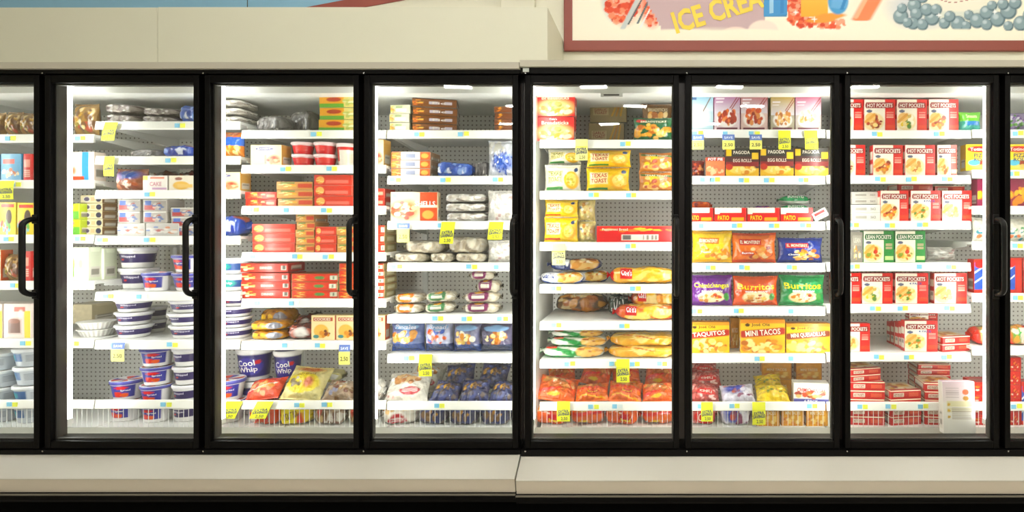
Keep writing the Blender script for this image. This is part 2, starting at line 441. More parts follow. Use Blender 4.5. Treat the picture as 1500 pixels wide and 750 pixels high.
# ------------------------------------------------------------------ freezer cases
DOORX = [61+234*i for i in range(-1, 3)]+[763]+[763+235*i for i in range(1, 5)]      # mullion centres in photo pixels
LX = [-173, 61, 295.5, 529.5, 762.6]; RX = [763.4, 1000, 1234, 1467.5, 1703]
YS, YB = .27, .80                                        # shelf front, perforated back
def case(name, xs, top_trim, base_dy, label):
    rt = empty(name, (X(xs[0]), 0, 0)); tag(rt, label, 'freezer', 'upright glass door freezer cases'); x_0 = rt.location.x
    def P(n, mb, m, parent=rt, **k):
        o = mb.build(n, m, parent); o.matrix_parent_inverse = Matrix.Translation((-x_0, 0, 0)) if parent is rt else Matrix(); return o
    a, b = X(xs[0]), X(xs[-1]); zt = Z(118); zb = Z(649); ztop = Z(top_trim)
    P('top_trim', MB().prism_x(a, b, [(-.03, ztop), (-.03, ztop-.030), (.02, ztop-.034), (.02, ztop)]), TAUPE)
    P('header', MB().box(a, b, -.012, .10, Z(108.5), ztop-.031, 0).box(a, b, .05, .12, zt, Z(107)), BLACK)
    P('sill', MB().box(a, b, -.008, .10, Z(665+base_dy), Z(658.5)).box(a, b, .05, .12, Z(660), zb+.004), BLACK)
    P('roof', MB().box(a, b, .02, .93, ztop-.02, ztop-.004), ROOF)
    P('side_panel', MB().box(a, a+.018, .10, .90, .12, ztop-.03), WHITE)
    P('side_panel', MB().box(b-.018, b, .10, .90, .12, ztop-.03), WHITE)
    P('back_panel', MB().box(a, b, YB, YB+.02, .3, ztop-.03), PEG)
    P('outer_back', MB().box(a, b, YB+.06, .93, .05, ztop-.03), LINER)
    # canopy (air duct) at the top of the inside
    P('canopy', MB().prism_x(a+.018, b-.018, [(.20, Z(119, .2)), (.20, Z(136.5, .2)), (.24, Z(138.5, .24)), (YB, Z(138.5, .24)), (YB, ztop-.03), (.20, ztop-.03)]), WHITE)
    P('case_bottom', MB().box(a, b, .10, YB, Z(641, .2)-.10, Z(641, .2)-.06), LINER)
    # toothed air grille at the bottom front
    g = MB().prism_x(a+.018, b-.018, [(.255, Z(626, .255)), (.19, Z(637, .19)), (.19, Z(641, .19)), (.255, Z(641, .255))])
    P('grille_ledge', g, LEDGE)
    t = MB().box(a+.02, b-.02, .180, .190, Z(641, .16), Z(637.5, .17)); x = a+.03
    while x < b-.03: t.box(x, x+.0085, .135, .190, Z(641, .16), Z(637.5, .17)); x += .0185
    P('grille_teeth', t, WHITE)
    P('inner_sill', MB().box(a, b, .10, .19, Z(649, .1), Z(643, .14)), BROWN)
    # base panel: sloping nose, return, bumper and toe kick
    z1 = Z(664.5+base_dy); zn = Z(702+base_dy, -.12); zr = Z(721+base_dy, -.10)
    P('base_panel', MB().prism_x(a+.0015, b-.0015, [(.01, z1), (0, z1), (-.118, zn+.003), (-.12, zn), (-.118, zn-.003), (.01, zn-.003)]), CREAM)
    P('kick_panel', MB().prism_x(a+.0015, b-.0015, [(-.116, zn-.003), (-.10, zr), (.05, zr), (.05, zn-.003)]), TAUPE2)
    bp = MB().prism_x(a, b, [(-.105, zr-.002), (-.112, zr-.008), (-.112, zr-.03), (-.09, zr-.05), (0, zr-.05), (0, zr-.002)])
    P('bumper', bp, RUBBER)
    P('bumper_lip', MB().box(a, b, -.1135, -.10, zr-.010, zr-.0035), mat('bumper_lip_grey', '6a655a', .5))
    P('toe_kick', MB().box(a, b, -.02, .90, 0, zr-.05), mat('toe_kick_black', '020202', .8, spec=.05))
    # mullions with their lamps
    for i, px in enumerate(xs):
        end = i in (0, len(xs)-1)
        w = .030 if end else .028
        x = X(px); 
        if i == 0: x0, x1 = x, x+.028
        elif end: x0, x1 = x-.028, x
        else: x0, x1 = x-w, x+w
        m = MB().prism_y([(x0, zb), (x1, zb), (x1, zt), (x0, zt)], .05, .075)
        c0, c1 = (x0+x1)/2-.018, (x0+x1)/2+.018
        m.box(c0, c1, .075, .105, zb, zt)
        mo = P('mullion', m, BROWN)
        lx = (x0+x1)/2
        if i == 0: lx = x+.026
        if i == len(xs)-1: lx = x-.026
        lamp = MB().prism_y([(lx-.013, Z(612, .13)), (lx+.013, Z(612, .13)), (lx+.013, Z(124, .13)), (lx-.013, Z(124, .13))], .112, .136)
        lo = lamp.build('lamp_tube', TUBEM, mo)
        for zc in (Z(124, .13), Z(612, .13)-.03): MB().box(lx-.017, lx+.017, .105, .140, zc, zc+.03, 0, .003).build('lamp_end_cap', WHITE, mo)
    # shelf uprights on the back panel
    for px in xs[1:-1]:
        u = MB().box(X(px)-.015, X(px)+.015, YB-.02, YB, Z(641, .2), Z(140, YB))
        P('shelf_upright', u, WHITE)
    return rt
case('freezer_case', LX, 93.5, 0, 'left freezer case with four black framed glass doors under the soffit')
case('freezer_case', RX, 90.5, 2.5, 'right freezer case with four black framed glass doors under the dessert sign')

# ------------------------------------------------------------------ doors
def make_door(w):
    rt = empty('freezer_door', (0, 0, 0)); zt, zb = Z(109.5), Z(657.5); f = .027
    fr = MB()
    fr.box(-w/2, -w/2+f, 0, .045, zb, zt, 0, .003); fr.box(w/2-f, w/2, 0, .045, zb, zt, 0, .003)
    fr.box(-w/2+f, w/2-f, .0006, .0444, zt-.038, zt, 0, .003); fr.box(-w/2+f, w/2-f, .0006, .0444, zb, zb+.036, 0, .003)
    fr.build('door_frame', BLACK2, rt)
    MB().box(-w/2+f-.004, w/2-f+.004, .016, .021, zb+.032, zt-.034).build('glass_pane', GLASS, rt)
    g = MB(); q = .012
    g.box(-w/2+f, -w/2+f+.007, .022, .04, zb+.036, zt-.038); g.box(w/2-f-.007, w/2-f, .022, .04, zb+.036, zt-.038)
    g.box(-w/2+f, w/2-f, .022, .04, zt-.045, zt-.038); g.box(-w/2+f, w/2-f, .022, .04, zb+.036, zb+.043)
    g.build('gasket', GASKET, rt)
    h = MB(); h.smooth = True; hx = w/2-.014; z0, z1 = Z(431), Z(321); pts = []; n = 9
    for i in range(n): a = R(90*i/(n-1)); pts.append((hx, -.004-.058*math.sin(a), z1-.035*(1-math.cos(a))))
    for i in range(1, 8): pts.append((hx, -.062, z1-.035+(z0-z1+.07)*i/8))
    for i in range(n): a = R(90*i/(n-1)); pts.append((hx, -.004-.058*math.cos(a), z0+.035*(1-math.sin(a))))
    h.tube(pts, .0125, 12); hd = h.build('handle', HANDLE, rt)
    for z in (z0, z1): MB().box(hx-.016, hx+.010, -.006, .004, z-.022, z+.022, 0, .003).build('handle_mount', HANDLE, hd)
    MB().box(-w/2-.001, -w/2+.012, -.006, .03, zt+.0006, zt+.009).build('top_hinge', BLACK, rt)
    for z in (zt+.004, zb-.006):
        MB().prism_y([(-w/2+.006+.0038*math.cos(t*math.pi/4), z+.0038*math.sin(t*math.pi/4)) for t in range(8)], -.016, -.006).build('hinge_screw', CHROME, rt)
    return rt
doors = [(LX[i], LX[i+1]) for i in range(4)]+[(RX[i], RX[i+1]) for i in range(4)]
dl = ['leftmost glass freezer door, cut off by the left photo edge, before tall tubs',
      'second glass freezer door from the left, before stacked white tubs and sparse shelves',
      'third glass freezer door from the left, before red boxes and a big purple topping tub',
      'fourth glass freezer door, left of the case joint, before blue bread bags',
      'fifth glass freezer door, right of the case joint, before garlic toast and orange bags',
      'sixth glass freezer door, before burrito bags and yellow snack boxes',
      'seventh glass freezer door, before rows of red and white sandwich boxes',
      'rightmost glass freezer door, cut off by the right photo edge']
d0 = None
for i, (p, q) in enumerate(doors):
    w = X(q)-X(p)-.026
    if d0 is None: d0 = make_door(w); d = d0; w0 = w
    else: d = copy_tree(d0)
    d.location = ((X(p)+X(q))/2+(.010 if i == 0 else 0), 0, 0)
    d.location.x = (X(p)+X(q))/2
    tag(d, dl[i], 'freezer door', 'glass freezer doors in a row')
st = MB().box(X(766, -.014), X(775, -.014), -.016, -.013, Z(106.5), Z(101), 0)
tag(st.build('sticker', WHITEL), 'small white sticker on the black header above the case joint', 'sticker')

# ------------------------------------------------------------------ shelves
ROWS = {0: [203, 270, 350, 418, 503, 592], 1: [184, 235, 285, 352, 434, 505, 592], 2: [197, 248, 308, 376, 444, 506, 593],
        3: [197, 264, 330, 391, 467, 525, 594], 4: [211, 286, 361, 423, 477, 533, 595], 5: [196, 264, 331, 392, 456, 525, 595],
        6: [197, 263, 330, 391, 452, 523, 595], 7: [196, 255, 308, 360, 436, 514, 595]}
BX = {0: (-173, 61), 1: (61, 295.5), 2: (295.5, 529.5), 3: (529.5, 757), 4: (769, 1000), 5: (1000, 1234), 6: (1234, 1467.5), 7: (1467.5, 1700)}
PLAB = {0: [[18, 120], [25, 100], [15, 120], [25], [40, 110], [20]], 1: [[148, 265], [150, 252], [150, 221], [152, 221], [161, 210], [172, 254], [125, 245]],
        2: [[465], [420, 487], [372, 425, 480], [376, 437, 482], [382, 432], [423, 470], [440, 480]],
        3: [[615, 680], [580, 654, 730], [590, 650, 728], [582, 692, 732], [642, 685, 737], [600], [567, 645]],
        4: [[917], [870, 925], [924], [815, 931], [815, 915], [835, 901, 930, 970], [870, 905]],
        5: [[1022, 1067, 1105, 1150, 1190], [1033, 1047, 1090, 1127, 1177], [1032, 1080, 1134, 1180], [1041, 1091, 1160], [1021, 1082, 1163], [1113, 1163], [1030, 1076, 1190]],
        6: [[1284, 1375, 1415], [1289, 1335, 1387], [1250, 1303, 1351], [1251, 1350, 1393], [1282, 1322, 1391], [1287, 1331, 1386], [1263, 1305, 1352]],
        7: [[1490], [1484], [1434], [1490], [1490], [1434], [1488]]}
DOORW = ['far left', 'second', 'third', 'fourth', 'fifth', 'sixth', 'seventh', 'far right']
RORD = ['top', 'second', 'third', 'fourth', 'fifth', 'sixth']
BAYW = ['left end bay behind first door', 'second bay, behind tub door', 'third bay, behind red box door', 'fourth bay, behind bread bag door',
        'fifth bay, behind garlic toast door', 'sixth bay, behind burrito door', 'seventh bay, behind sandwich box door', 'right end bay behind last door']
def shelf_z(b, r): return Z(ROWS[b][r-1]-6.3, YS)-.002
SHADE = 0
for b in range(8):
    x0, x1 = X(BX[b][0])+.004, X(BX[b][1])-.004
    if b in (0,): x0 += .02
    if b == 3: x1 -= .016
    if b == 4: x0 += .016
    if b == 7: x1 -= .02
    for r, c in enumerate(ROWS[b]):
        last = r == len(ROWS[b])-1
        z1 = Z(c-6.3, YS); z0 = Z(c+6.3, YS)
        rt = empty('wire_basket' if last else 'freezer_shelf', ((x0+x1)/2, YS, z0)); L = (x0+x1)/2
        def P(n, mb, m, par=None):
            mb.v = [(x-L, y-YS, z-z0) for x, y, z in mb.v]; return mb.build(n, m, par or rt)
        rail = P('price_rail', MB().prism_x(x0, x1, [(YS, z0+.002), (YS-.006, z0), (YS-.008, z0+.004), (YS-.002, z1-.003), (YS, z1), (YS+.004, z1), (YS+.004, z0+.002)]), RAIL)
        if not last:
            P('shelf_deck', MB().box(x0, x1, YS+.004, YB-.03, z1-.016, z1-.002), DECK)
            for x, s in ((x0+.004, 1), (x1-.008, -1)):
                br = MB(); b0 = 0
                br.v += [(x, YS+.06, z1-.016), (x, YB-.02, z1-.016), (x, YB-.02, z1-.075), (x, YS+.06, z1-.028),
                         (x+.004, YS+.06, z1-.016), (x+.004, YB-.02, z1-.016), (x+.004, YB-.02, z1-.075), (x+.004, YS+.06, z1-.028)]
                for q in ((0,1,2,3),(7,6,5,4),(0,4,5,1),(1,5,6,2),(2,6,7,3),(3,7,4,0)): br.f.append([b0+i for i in q]); br.m.append(0)
                P('shelf_bracket', br, DECK)
            tag(rt, f'{RORD[r]} white shelf with price rail in the {BAYW[b]}', 'shelf', 'white freezer shelves')
        else:
            zf = Z(626.5, YS); wm = MB(); x = x0+.01
            while x < x1-.006: wm.box(x-.0010, x+.0010, YS+.001, YS+.003, zf, z0+.002); x += .0262
            wm.box(x0, x1, YS-.001, YS+.005, zf-.002, zf+.002)
            P('wire_front', wm, WHITE)
            P('basket_floor', MB().box(x0, x1, YS+.001, YB-.02, zf-.006, zf+.002), DECK)
            tag(rt, f'bottom white wire basket with price rail in the {BAYW[b]}', 'basket', 'bottom wire baskets')
        for px in PLAB[b][r] if r < len(PLAB[b]) else []:
            if not (x0+.04 < X(px, YS) < x1-.04): continue
            for k, m in ((0, BLUEL), (1, YELL)):
                if k == 1 and rnd.random() < .12: m = WHITEL
                xx = X(px-8+k*8.4+rnd.uniform(-.6, .6), YS); zz = z0+.012+rnd.uniform(-.002, .003)
                P('price_label', MB().box(xx, xx+.0245, YS-.0085, YS-.0055, zz, zz+.022), m, rail)
# ------------------------------------------------------------------ PRODUCT KINDS
GOLD = ['e8b04a', 'd98e2c', 'f3cf7a', 'c9772a', 'f7e09a']; BREAD = ['d89a52', 'c47c38', 'e6b877', 'a9622a', 'efd09a']
MEAT = ['c4502c', 'a23a20', 'e07a45', 'd9925a', '8a2c1c']; PALE = ['f2e6c4', 'e9d39a', 'd8b46a', 'fff6dc', 'c98f4a']
FROSTC = ['cfcac0', 'b5aca0', 'e6e3dc', '9a8f86', 'd8d0c6', 'a39a92']
def hp(pal, seed, ban='8f1d22', strip='d8201f', title='HOT POCKETS', extra=()):
    return [('bg', 'fbf3e2'), ('r', .66, 0, 1, 1, strip), ('e', .30, .30, .36, .30, 'f4dfae'), ('f', .33, .30, .22, .20, pal, 26, .075, seed),
            ('e', .20, .44, .17, .15, 'eec07a'), ('l', .05, .30, .32, .52, .055, 'e2a553'), ('r', .06, .72, .94, .90, ban), ('e', .08, .81, .05, .09, ban), ('e', .92, .81, .05, .09, ban),
            ('e', .16, .63, .10, .05, '5a5f7a'), ('h', .72, .40, .95, .60, 4, 'f0b9a8'), ('r', .70, .08, .98, .20, 'e4502a' if strip[0] == 'd' else 'cfe3a0'),
            ('t', title, .5, .81, .82, .125, 'fdf6ea')]+list(extra)
def jose(title, seed, acc='b5301c'):
    return [('bg', 'f6c83a'), ('r', 0, .90, 1, 1, 'e8962a'), ('soft', .5, .25, .6, .35, 'f3a83a'), ('f', .5, .22, .46, .2, GOLD+['f8e6a0', 'b86a22'], 46, .085, seed),
            ('l', .06, .56, .94, .66, .13, acc), ('t', title, .5, .615, .8, .17, 'fff6e6', 6), ('t', 'José Olé', .45, .84, .42, .11, '6a3a14'), ('e', .15, .84, .06, .05, '4a3014')]
def mont(c0, c1, word, ban, pal, seed):
    return [('bg', c0), ('r', 0, 0, 1, .10, c1), ('r', 0, .92, 1, 1, c1), ('r', .14, .60, .66, .80, ban), ('f', .62, .32, .30, .22, pal, 30, .08, seed), ('e', .30, .32, .16, .08, c1),
            ('t', 'EL MONTEREY', .40, .70, .46, .11, 'fff3d8'), ('t', word, .33, .33, .26, .07, 'fff')]
def burr(c, word, seed, wc='f7ea3a'):
    return [('bg', c), ('n', .18), ('e', .5, .30, .34, .22, 'f4e2b8'), ('f', .36, .26, .12, .13, BREAD, 12, .06, seed), ('f', .60, .26, .12, .13, MEAT+GOLD, 12, .05, seed+1),
            ('e', .86, .30, .07, .14, '3f8a3a'), ('t', word, .5, .66, .84, .20, wc), ('t', 'BEEF & BEAN', .5, .49, .5, .06, 'fff')]
def texas(c, c2, seed, foot='3f8a3a', tc='c0392b'):
    return [('bg', c), ('r', 0, .95, 1, 1, c2), ('e', .76, .42, .22, .36, 'f2b52e'), ('e', .76, .44, .15, .26, 'f8d877'), ('f', .76, .42, .1, .2, ['f6cf66', 'ecae3a', 'fbe6a4', 'b7b04a'], 14, .04, seed),
            ('r', .04, .06, .50, .16, foot), ('r', .08, .30, .52, .78, 'fbe9b0' if c[0] == 'f' and c[1] < 'e' else 'fff'), ('e', .88, .80, .06, .09, '27406a'),
            ('t', 'TEXAS', .30, .66, .38, .17, tc), ('t', 'TOAST', .30, .44, .38, .17, tc)]
def coles(c, seed, word="Cole's", bc='d8261c'):
    return [('bg', c), ('f', .58, .5, .42, .40, ['f6c24a', 'eeb04a', 'f9d878', 'e59b34', 'f7e2a0'], 26, .13, seed), ('r', 0, 0, .10, 1, bc), ('r', .20, .34, .38, .68, 'd8301c'), ('t', word, .29, .51, .15, .2, 'fff')]
def clearb(band, pal, seed, word=None, top=None):
    L = [('bg', top or '5a6286'), ('n', .3), ('f', .48, .52, .36, .22, pal, 22, .10, seed), ('g', 0, 0, 1, .28, band, band), ('n', .2, 14), ('e', .5, .84, .4, .10, '8fb4dc')]
    if word: L.append(('t', word, .5, .84, .62, .12, 'f4f4ff'))
    return L
def frosty(pal, seed, n=60): return [('bg', pal[0]), ('f', .5, .5, .5, .5, pal, n, .10, seed), ('n', .3, 14), ('f', .5, .5, .5, .5, ['e9e6e0', 'd9d4cc'], 10, .04, seed+9)]
def slimbox(c, pic, pal, seed, words='', wc='fff', bar=None):
    L = [('bg', c), ('f', pic, .5, .12, .42, pal, 14, .07, seed)]
    if bar: L += [('r', .84, .25, .96, .75, 'f2efe6'), ('s', .85, .3, .95, .7, 6, '444')]
    if words: L.append(('t', words, .60 if pic < .5 else .36, .5, .30, .34, wc))
    return L
def asian(c0, c1, pal, seed, ch='8d2a2a'):
    return [('bg', c1), ('g', 0, .45, 1, 1, 'd8d4dc', c0), ('e', .5, .30, .44, .24, 'efe9e4'), ('f', .5, .36, .34, .20, pal, 34, .075, seed), ('l', .62, .58, .98, .95, .018, ch), ('l', .68, .55, 1.0, .86, .018, ch),
            ('r', .06, .80, .40, .84, 'efe6ee'), ('r', .06, .72, .34, .75, 'f4eef2'), ('r', .08, .03, .9, .08, '6a3040')]
TUBW = [('bg', 'f1f0ee'), ('r', 0, .28, 1, .80, '33285e'), ('t', 'Whipped', .5, .62, .30, .18, 'f4f0ff'), ('r', .32, .40, .42, .52, 'd8452a'), ('h', .05, .35, .18, .75, 5, '9a94b4')]
TUBR = [('bg', 'f4f2f0'), ('r', .2, .15, .8, .88, '3c3f9a'), ('e', .42, .34, .14, .18, 'e0401f'), ('e', .58, .30, .10, .14, 'e8652a'), ('e', .5, .74, .16, .10, 'd8301f'), ('t', 'Spread', .60, .58, .2, .14, 'fff')]
COOL = [('bg', '2e2a6e'), ('r', 0, 0, 1, .12, 'f0f0f0'), ('r', 0, .92, 1, 1, 'eee'), ('e', .5, .5, .36, .34, '4640a0'), ('t', 'Cool', .47, .64, .38, .22, 'fff', 6), ('t', 'Whip', .50, .38, .44, .24, 'fff', 6), ('e', .72, .66, .07, .08, 'd8301f')]

K = {}
def kind(key, shape, name, cat, desc, design, side='ddd', top=None, d=.05, **kw):
    K[key] = dict(shape=shape, name=name, cat=cat, desc=desc, design=design, side=side, top=top, d=d, kw=kw, cache=None)
c = lambda key, desc, design, side='e8e2d6', top=None, d=.055, name='food_carton', cat='food box', **kw: kind(key, 'box', name, cat, desc, design, side, top, d, **kw)
b = lambda key, desc, design, d=.09, name='food_bag', cat='food bag', **kw: kind(key, 'bag', name, cat, desc, design, d=d, **kw)
s_ = lambda key, desc, design, d=.14, name='food_bag', cat='food bag', **kw: kind(key, 'cush', name, cat, desc, design, d=d, **kw)
t = lambda key, desc, design, name='dessert_tub', cat='tub', **kw: kind(key, 'tub', name, cat, desc, design, **kw)
REDS = [('bg', 'cf2420'), ('r', .1, .1, .9, .4, 'efe6da'), ('h', .16, .14, .84, .36, 6, 'a09890'), ('r', .1, .55, .9, .8, 'f6ecda')]
c('hp1', 'red white sandwich box, meat filling', hp(MEAT+GOLD, 3), REDS, 'cf2420', .05)
c('hp2', 'red white sandwich box, egg filling', hp(PALE+['e9c83a', '5f8a3a'], 5), REDS, 'cf2420', .05)
c('hp3', 'red white sandwich box, pizza filling', hp(GOLD+MEAT, 8), REDS, 'cf2420', .05)
c('hp4', 'red white sandwich box, cheese filling', hp(PALE+GOLD, 11), REDS, 'cf2420', .05)
c('hp5', 'red white sandwich box, blue flash', hp(GOLD+['6a8a3a'], 12, extra=[('t', '4 PACK', .62, .66, .4, .08, '2a4a9a')]), REDS, 'cf2420', .05)
c('hp6', 'dim brown-red sandwich box', hp(BREAD, 15, '7a2620', 'a04030'), 'a04a3a', '8a3a30', .05)
c('lean', 'green white sandwich box', hp(GOLD+['d8452a', '8a9a3a'], 6, '1f6a3a', '2f8a3f', 'LEAN POCKETS'), '2f8a3f', '2f8a3f', .05)
c('leang', 'grey edge of green sandwich box', [('bg', '8f8a80'), ('r', .1, .55, .9, .9, 'aaa498'), ('t', 'LEAN', .5, .74, .6, .16, 'e0dcd0'), ('f', .5, .3, .3, .2, PALE, 14, .09, 2)], '8a857a')
c('hpflat', 'red box lying flat, edge out', [('bg', 'c8302a'), ('r', .08, .2, .42, .8, 'f3e6d2'), ('t', 'HOT POCKETS', .25, .5, .28, .4, '8f1d22'), ('r', .6, .25, .92, .75, 'e0614a')], REDS,
  [('bg', 'f2e2c2'), ('f', .5, .5, .35, .35, GOLD+MEAT, 24, .12, 4), ('r', 0, 0, 1, .2, 'c8302a')], .16)
c('wflat', 'white box lying flat, edge out', [('bg', 'e9e7df'), ('r', .1, .3, .5, .7, 'b9b4aa'), ('t', 'SNACK', .75, .5, .2, .35, '8a857c')], 'dedbd2', 'e8e4da', .16)
c('egg', 'maroon egg roll box', [('bg', '4a2420'), ('r', 0, .0, 1, .30, 'e8b83a'), ('r', 0, .72, 1, 1, '2e2a22'), ('e', .5, .26, .44, .20, 'f0d070'), ('f', .55, .24, .34, .14, GOLD, 20, .08, 9), ('r', 0, .36, 1, .52, '8a2a2a'),
   ('r', .02, .74, .16, .96, 'f2c83a'), ('r', .80, .62, .98, .84, 'f2c83a'), ('e', .10, .34, .12, .12, 'c0402a'), ('t', 'PAGODA', .48, .86, .5, .12, 'f6efe0'), ('t', 'EGG ROLLS', .5, .57, .56, .12, 'f0dccc')], '5a2a22', '3a221c')
c('potpie', 'small pink orange carton', [('bg', 'e8835a'), ('r', 0, .8, 1, 1, 'b0483a'), ('f', .5, .35, .4, .25, ['f2a878', 'e07a5a', 'f6c8a0'], 20, .12, 3), ('t', 'POT PIE', .5, .9, .8, .14, 'fff')], 'b0583a')
c('as1', 'pale blue rice meal box', [('bg', 'bcd8e2'), ('g', 0, .5, 1, 1, 'd8e8ea', '6fa8cc'), ('soft', .45, .35, .5, .35, 'f4f2ea'), ('r', .04, .78, .36, .86, '4a6a9a'), ('l', .62, .5, .98, .95, .02, '6a4a3a')], 'd0e0e6')
c('as2', 'magenta topped chicken bowl box', asian('a0408a', 'd9c6cc', MEAT, 3), 'a04a7a')
c('as3', 'crimson topped chicken bowl box', asian('a8343c', 'd9bcb4', MEAT+['e0703a'], 5), '9a3a3a')
c('as4', 'olive gold egg noodle box', asian('b0902c', 'a8a08a', BREAD, 7), '8a7a3a')
c('as5', 'pink topped dumpling box', asian('b45878', 'c2b8ac', PALE+['8a9a4a'], 9), '9a5a6a')
c('taq', 'yellow taquito box', jose('TAQUITOS', 3), 'e8b030', 'e8a030', .06)
c('tac', 'yellow mini taco box', jose('MINI TACOS', 6), 'e8b030', 'e8a030', .06)
c('que', 'yellow mini quesadilla box', jose('MINI QUESADILLAS', 8, '8a3a1c'), 'e8b030', 'e8a030', .06)
c('ybk', 'orange edged yellow box', [('bg', 'd89a2c'), ('n', .3), ('t', 'MINI TACOS', .5, .6, .7, .16, 'f6e6c0'), ('f', .5, .25, .4, .2, GOLD, 20, .1, 3)], 'b87a2a', 'c08a30')
b('mony', 'yellow snack bag', mont('f2cf2c', 'e8b82a', 'Taquitos', 'd87a1c', GOLD, 3)); b('mono', 'orange snack bag', mont('e0762a', 'c8501c', 'Burrito', 'b83a18', BREAD+MEAT, 5))
b('monb', 'dark blue snack bag', mont('26388a', '1f2c70', 'Chimis', 'c8341c', BREAD+GOLD, 7))
b('bup', 'purple chimichanga bag', burr('6a2a86', 'Chimichangas', 3)); b('buo', 'orange burrito bag', burr('e0602a', 'Burritos', 5, 'f8e63a')); b('bug', 'green burrito bag', burr('1f8a4a', 'Burritos', 8))
c('patio', 'low red and white display tray', [('bg', 'd8301f'), ('r', 0, .55, .16, 1, 'f2ede2'), ('r', .16, .62, .86, 1, 'f4f0e6'), ('r', .55, .05, .95, .30, 'f0b02a'), ('t', 'PATIO', .28, .28, .36, .34, 'f8e23a')], 'd8301f', 'b89a8a', .12, name='display_tray', cat='tray')
s_('grn', 'white bag with green band', [('bg', 'e6ebe2'), ('g', 0, .35, 1, .75, '2f9a5a', '3faa6a'), ('n', .2), ('t', 'BURRITO', .5, .55, .5, .2, 'f0f6ea')], d=0.12, frill='b')
s_('orb', 'orange burrito wrapper bag', [('bg', 'd8602a'), ('n', .3), ('f', .5, .5, .4, .3, MEAT, 16, .1, 4)], d=0.1, frill='r')
s_('pur', 'purple pink snack wrapper', [('bg', '7a4a8a'), ('n', .3), ('f', .5, .5, .4, .3, MEAT, 12, .1, 6)], d=0.1, frill='r')
b('dkr', 'dark red snack bag', [('bg', '7a2c22'), ('n', .35), ('f', .5, .5, .4, .3, MEAT, 16, .1, 6)], d=.06)
c('card', 'tilted red and white price card', [('bg', 'efece4'), ('r', .1, .55, .9, .85, 'c8302a'), ('h', .15, .15, .85, .45, 3, '8a8580')], d=.003, name='price_card', cat='card')
s_('pinkb', 'pink meat bag behind wires', [('bg', 'b04a44'), ('n', .35), ('f', .5, .5, .5, .5, ['c87068', 'a83c38', '8a3038', 'd89088'], 50, .09, 3), ('e', .55, .40, .34, .20, 'd42a24'), ('t', 'CHILI', .55, .40, .4, .14, 'ffe9d8')], d=0.15, frill='r')
s_('bluw', 'white blue-logo bag behind wires', [('bg', 'd8d4e0'), ('n', .3), ('soft', .4, .5, .4, .34, '3a4aa8'), ('f', .65, .4, .3, .25, ['c85a48', 'e8e4f0', '8a4a6a'], 18, .09, 3)], d=0.15, frill='r')
s_('yelb', 'bright yellow bag', [('bg', 'eccf22'), ('n', .25), ('h', 0, .1, 1, .9, 4, 'd8b41c'), ('f', .5, .5, .4, .3, ['f6e04a', 'c89a1a', '5f7a2a'], 20, .08, 3)], d=0.14, frill='r')
c('chim', 'white red snack carton', [('bg', 'f0ece4'), ('r', 0, 0, 1, .22, '5a5aa0'), ('f', .5, .45, .44, .2, BREAD+MEAT, 22, .09, 3), ('t', 'CHIMICHANGAS', .5, .66, .8, .2, 'c8301f', -4), ('t', '6 PACK', .5, .11, .4, .12, 'fff')], 'e6e0d2', 'ede8dc', .08)
c('colred', 'red box with cheese bread', [('bg', 'd02a26'), ('soft', .5, .34, .6, .44, 'f4d490'), ('f', .5, .30, .44, .26, PALE+['8aa04a', 'e8a03a'], 40, .09, 3), ('t', "Cole's", .45, .92, .2, .09, 'fff'), ('t', 'Breadsticks', .5, .76, .72, .15, 'fff4e0')], 'b8241f', 'b8241f', .07)
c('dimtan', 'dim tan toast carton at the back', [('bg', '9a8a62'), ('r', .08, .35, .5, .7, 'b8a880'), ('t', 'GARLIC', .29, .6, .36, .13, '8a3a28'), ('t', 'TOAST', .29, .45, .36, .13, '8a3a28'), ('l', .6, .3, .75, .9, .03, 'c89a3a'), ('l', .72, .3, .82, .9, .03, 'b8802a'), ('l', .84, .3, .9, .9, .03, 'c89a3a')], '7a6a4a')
b('bstick', 'dark green breadstick bag', [('bg', '1f5a34'), ('n', .2), ('f', .5, .40, .48, .32, ['d88a2e', 'e8a848', 'b86a1e', 'f0c070'], 40, .10, 3), ('r', .12, .76, .9, .88, '174a2a'), ('t', 'BREADSTICKS', .52, .82, .66, .09, 'f2ecd0'), ('e', .2, .86, .14, .08, 'c8302a')], d=.07)
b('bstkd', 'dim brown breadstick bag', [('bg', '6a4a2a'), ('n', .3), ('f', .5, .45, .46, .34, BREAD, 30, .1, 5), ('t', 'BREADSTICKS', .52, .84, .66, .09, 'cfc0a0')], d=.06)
b('crois', 'amber croissant toast bag', [('bg', 'b8743a'), ('n', .2), ('f', .5, .45, .46, .36, ['e8a85a', 'd88a4a', 'f4cc8a', 'e8c83a', 'b8604a'], 34, .11, 5), ('l', .08, .86, .92, .78, .05, '3f6a3a'), ('t', 'TEXAS TOAST', .5, .82, .66, .09, 'f4ecd0', -4)], d=.07)
b('txw', 'white green texas toast bag', texas('f3f0dc', 'e4e6cc', 3, '4fa050', '7a8a3a'), d=.10); b('txy', 'yellow texas toast bag', texas('f3c92e', 'e8b020', 5), d=.10)
b('txy2', 'yellow texas toast bag, red foot', texas('f3cf3a', 'e8b828', 7, 'c8482a'), d=.10)
b('txs', 'crumpled side of toast bag', [('bg', 'd8c88a'), ('n', .4), ('f', .5, .5, .4, .4, PALE+['7a8a9a'], 20, .1, 4)], d=.09, m=FROST)
c('pepb', 'long red bread carton', [('bg', 'd0221c'), ('f', .55, .78, .46, .12, ['f0a030', 'f4c050', 'e87a24'], 20, .07, 3), ('r', .32, .12, .82, .48, 'e9e2d4'), ('s', .34, .16, .46, .44, 8, '6a6460'), ('s', .58, .16, .80, .44, 10, '8a827a'), ('t', 'Pepperoni Bread', .24, .78, .34, .2, 'f6e4c8')], 'b81c18', 'd8602a', .08)
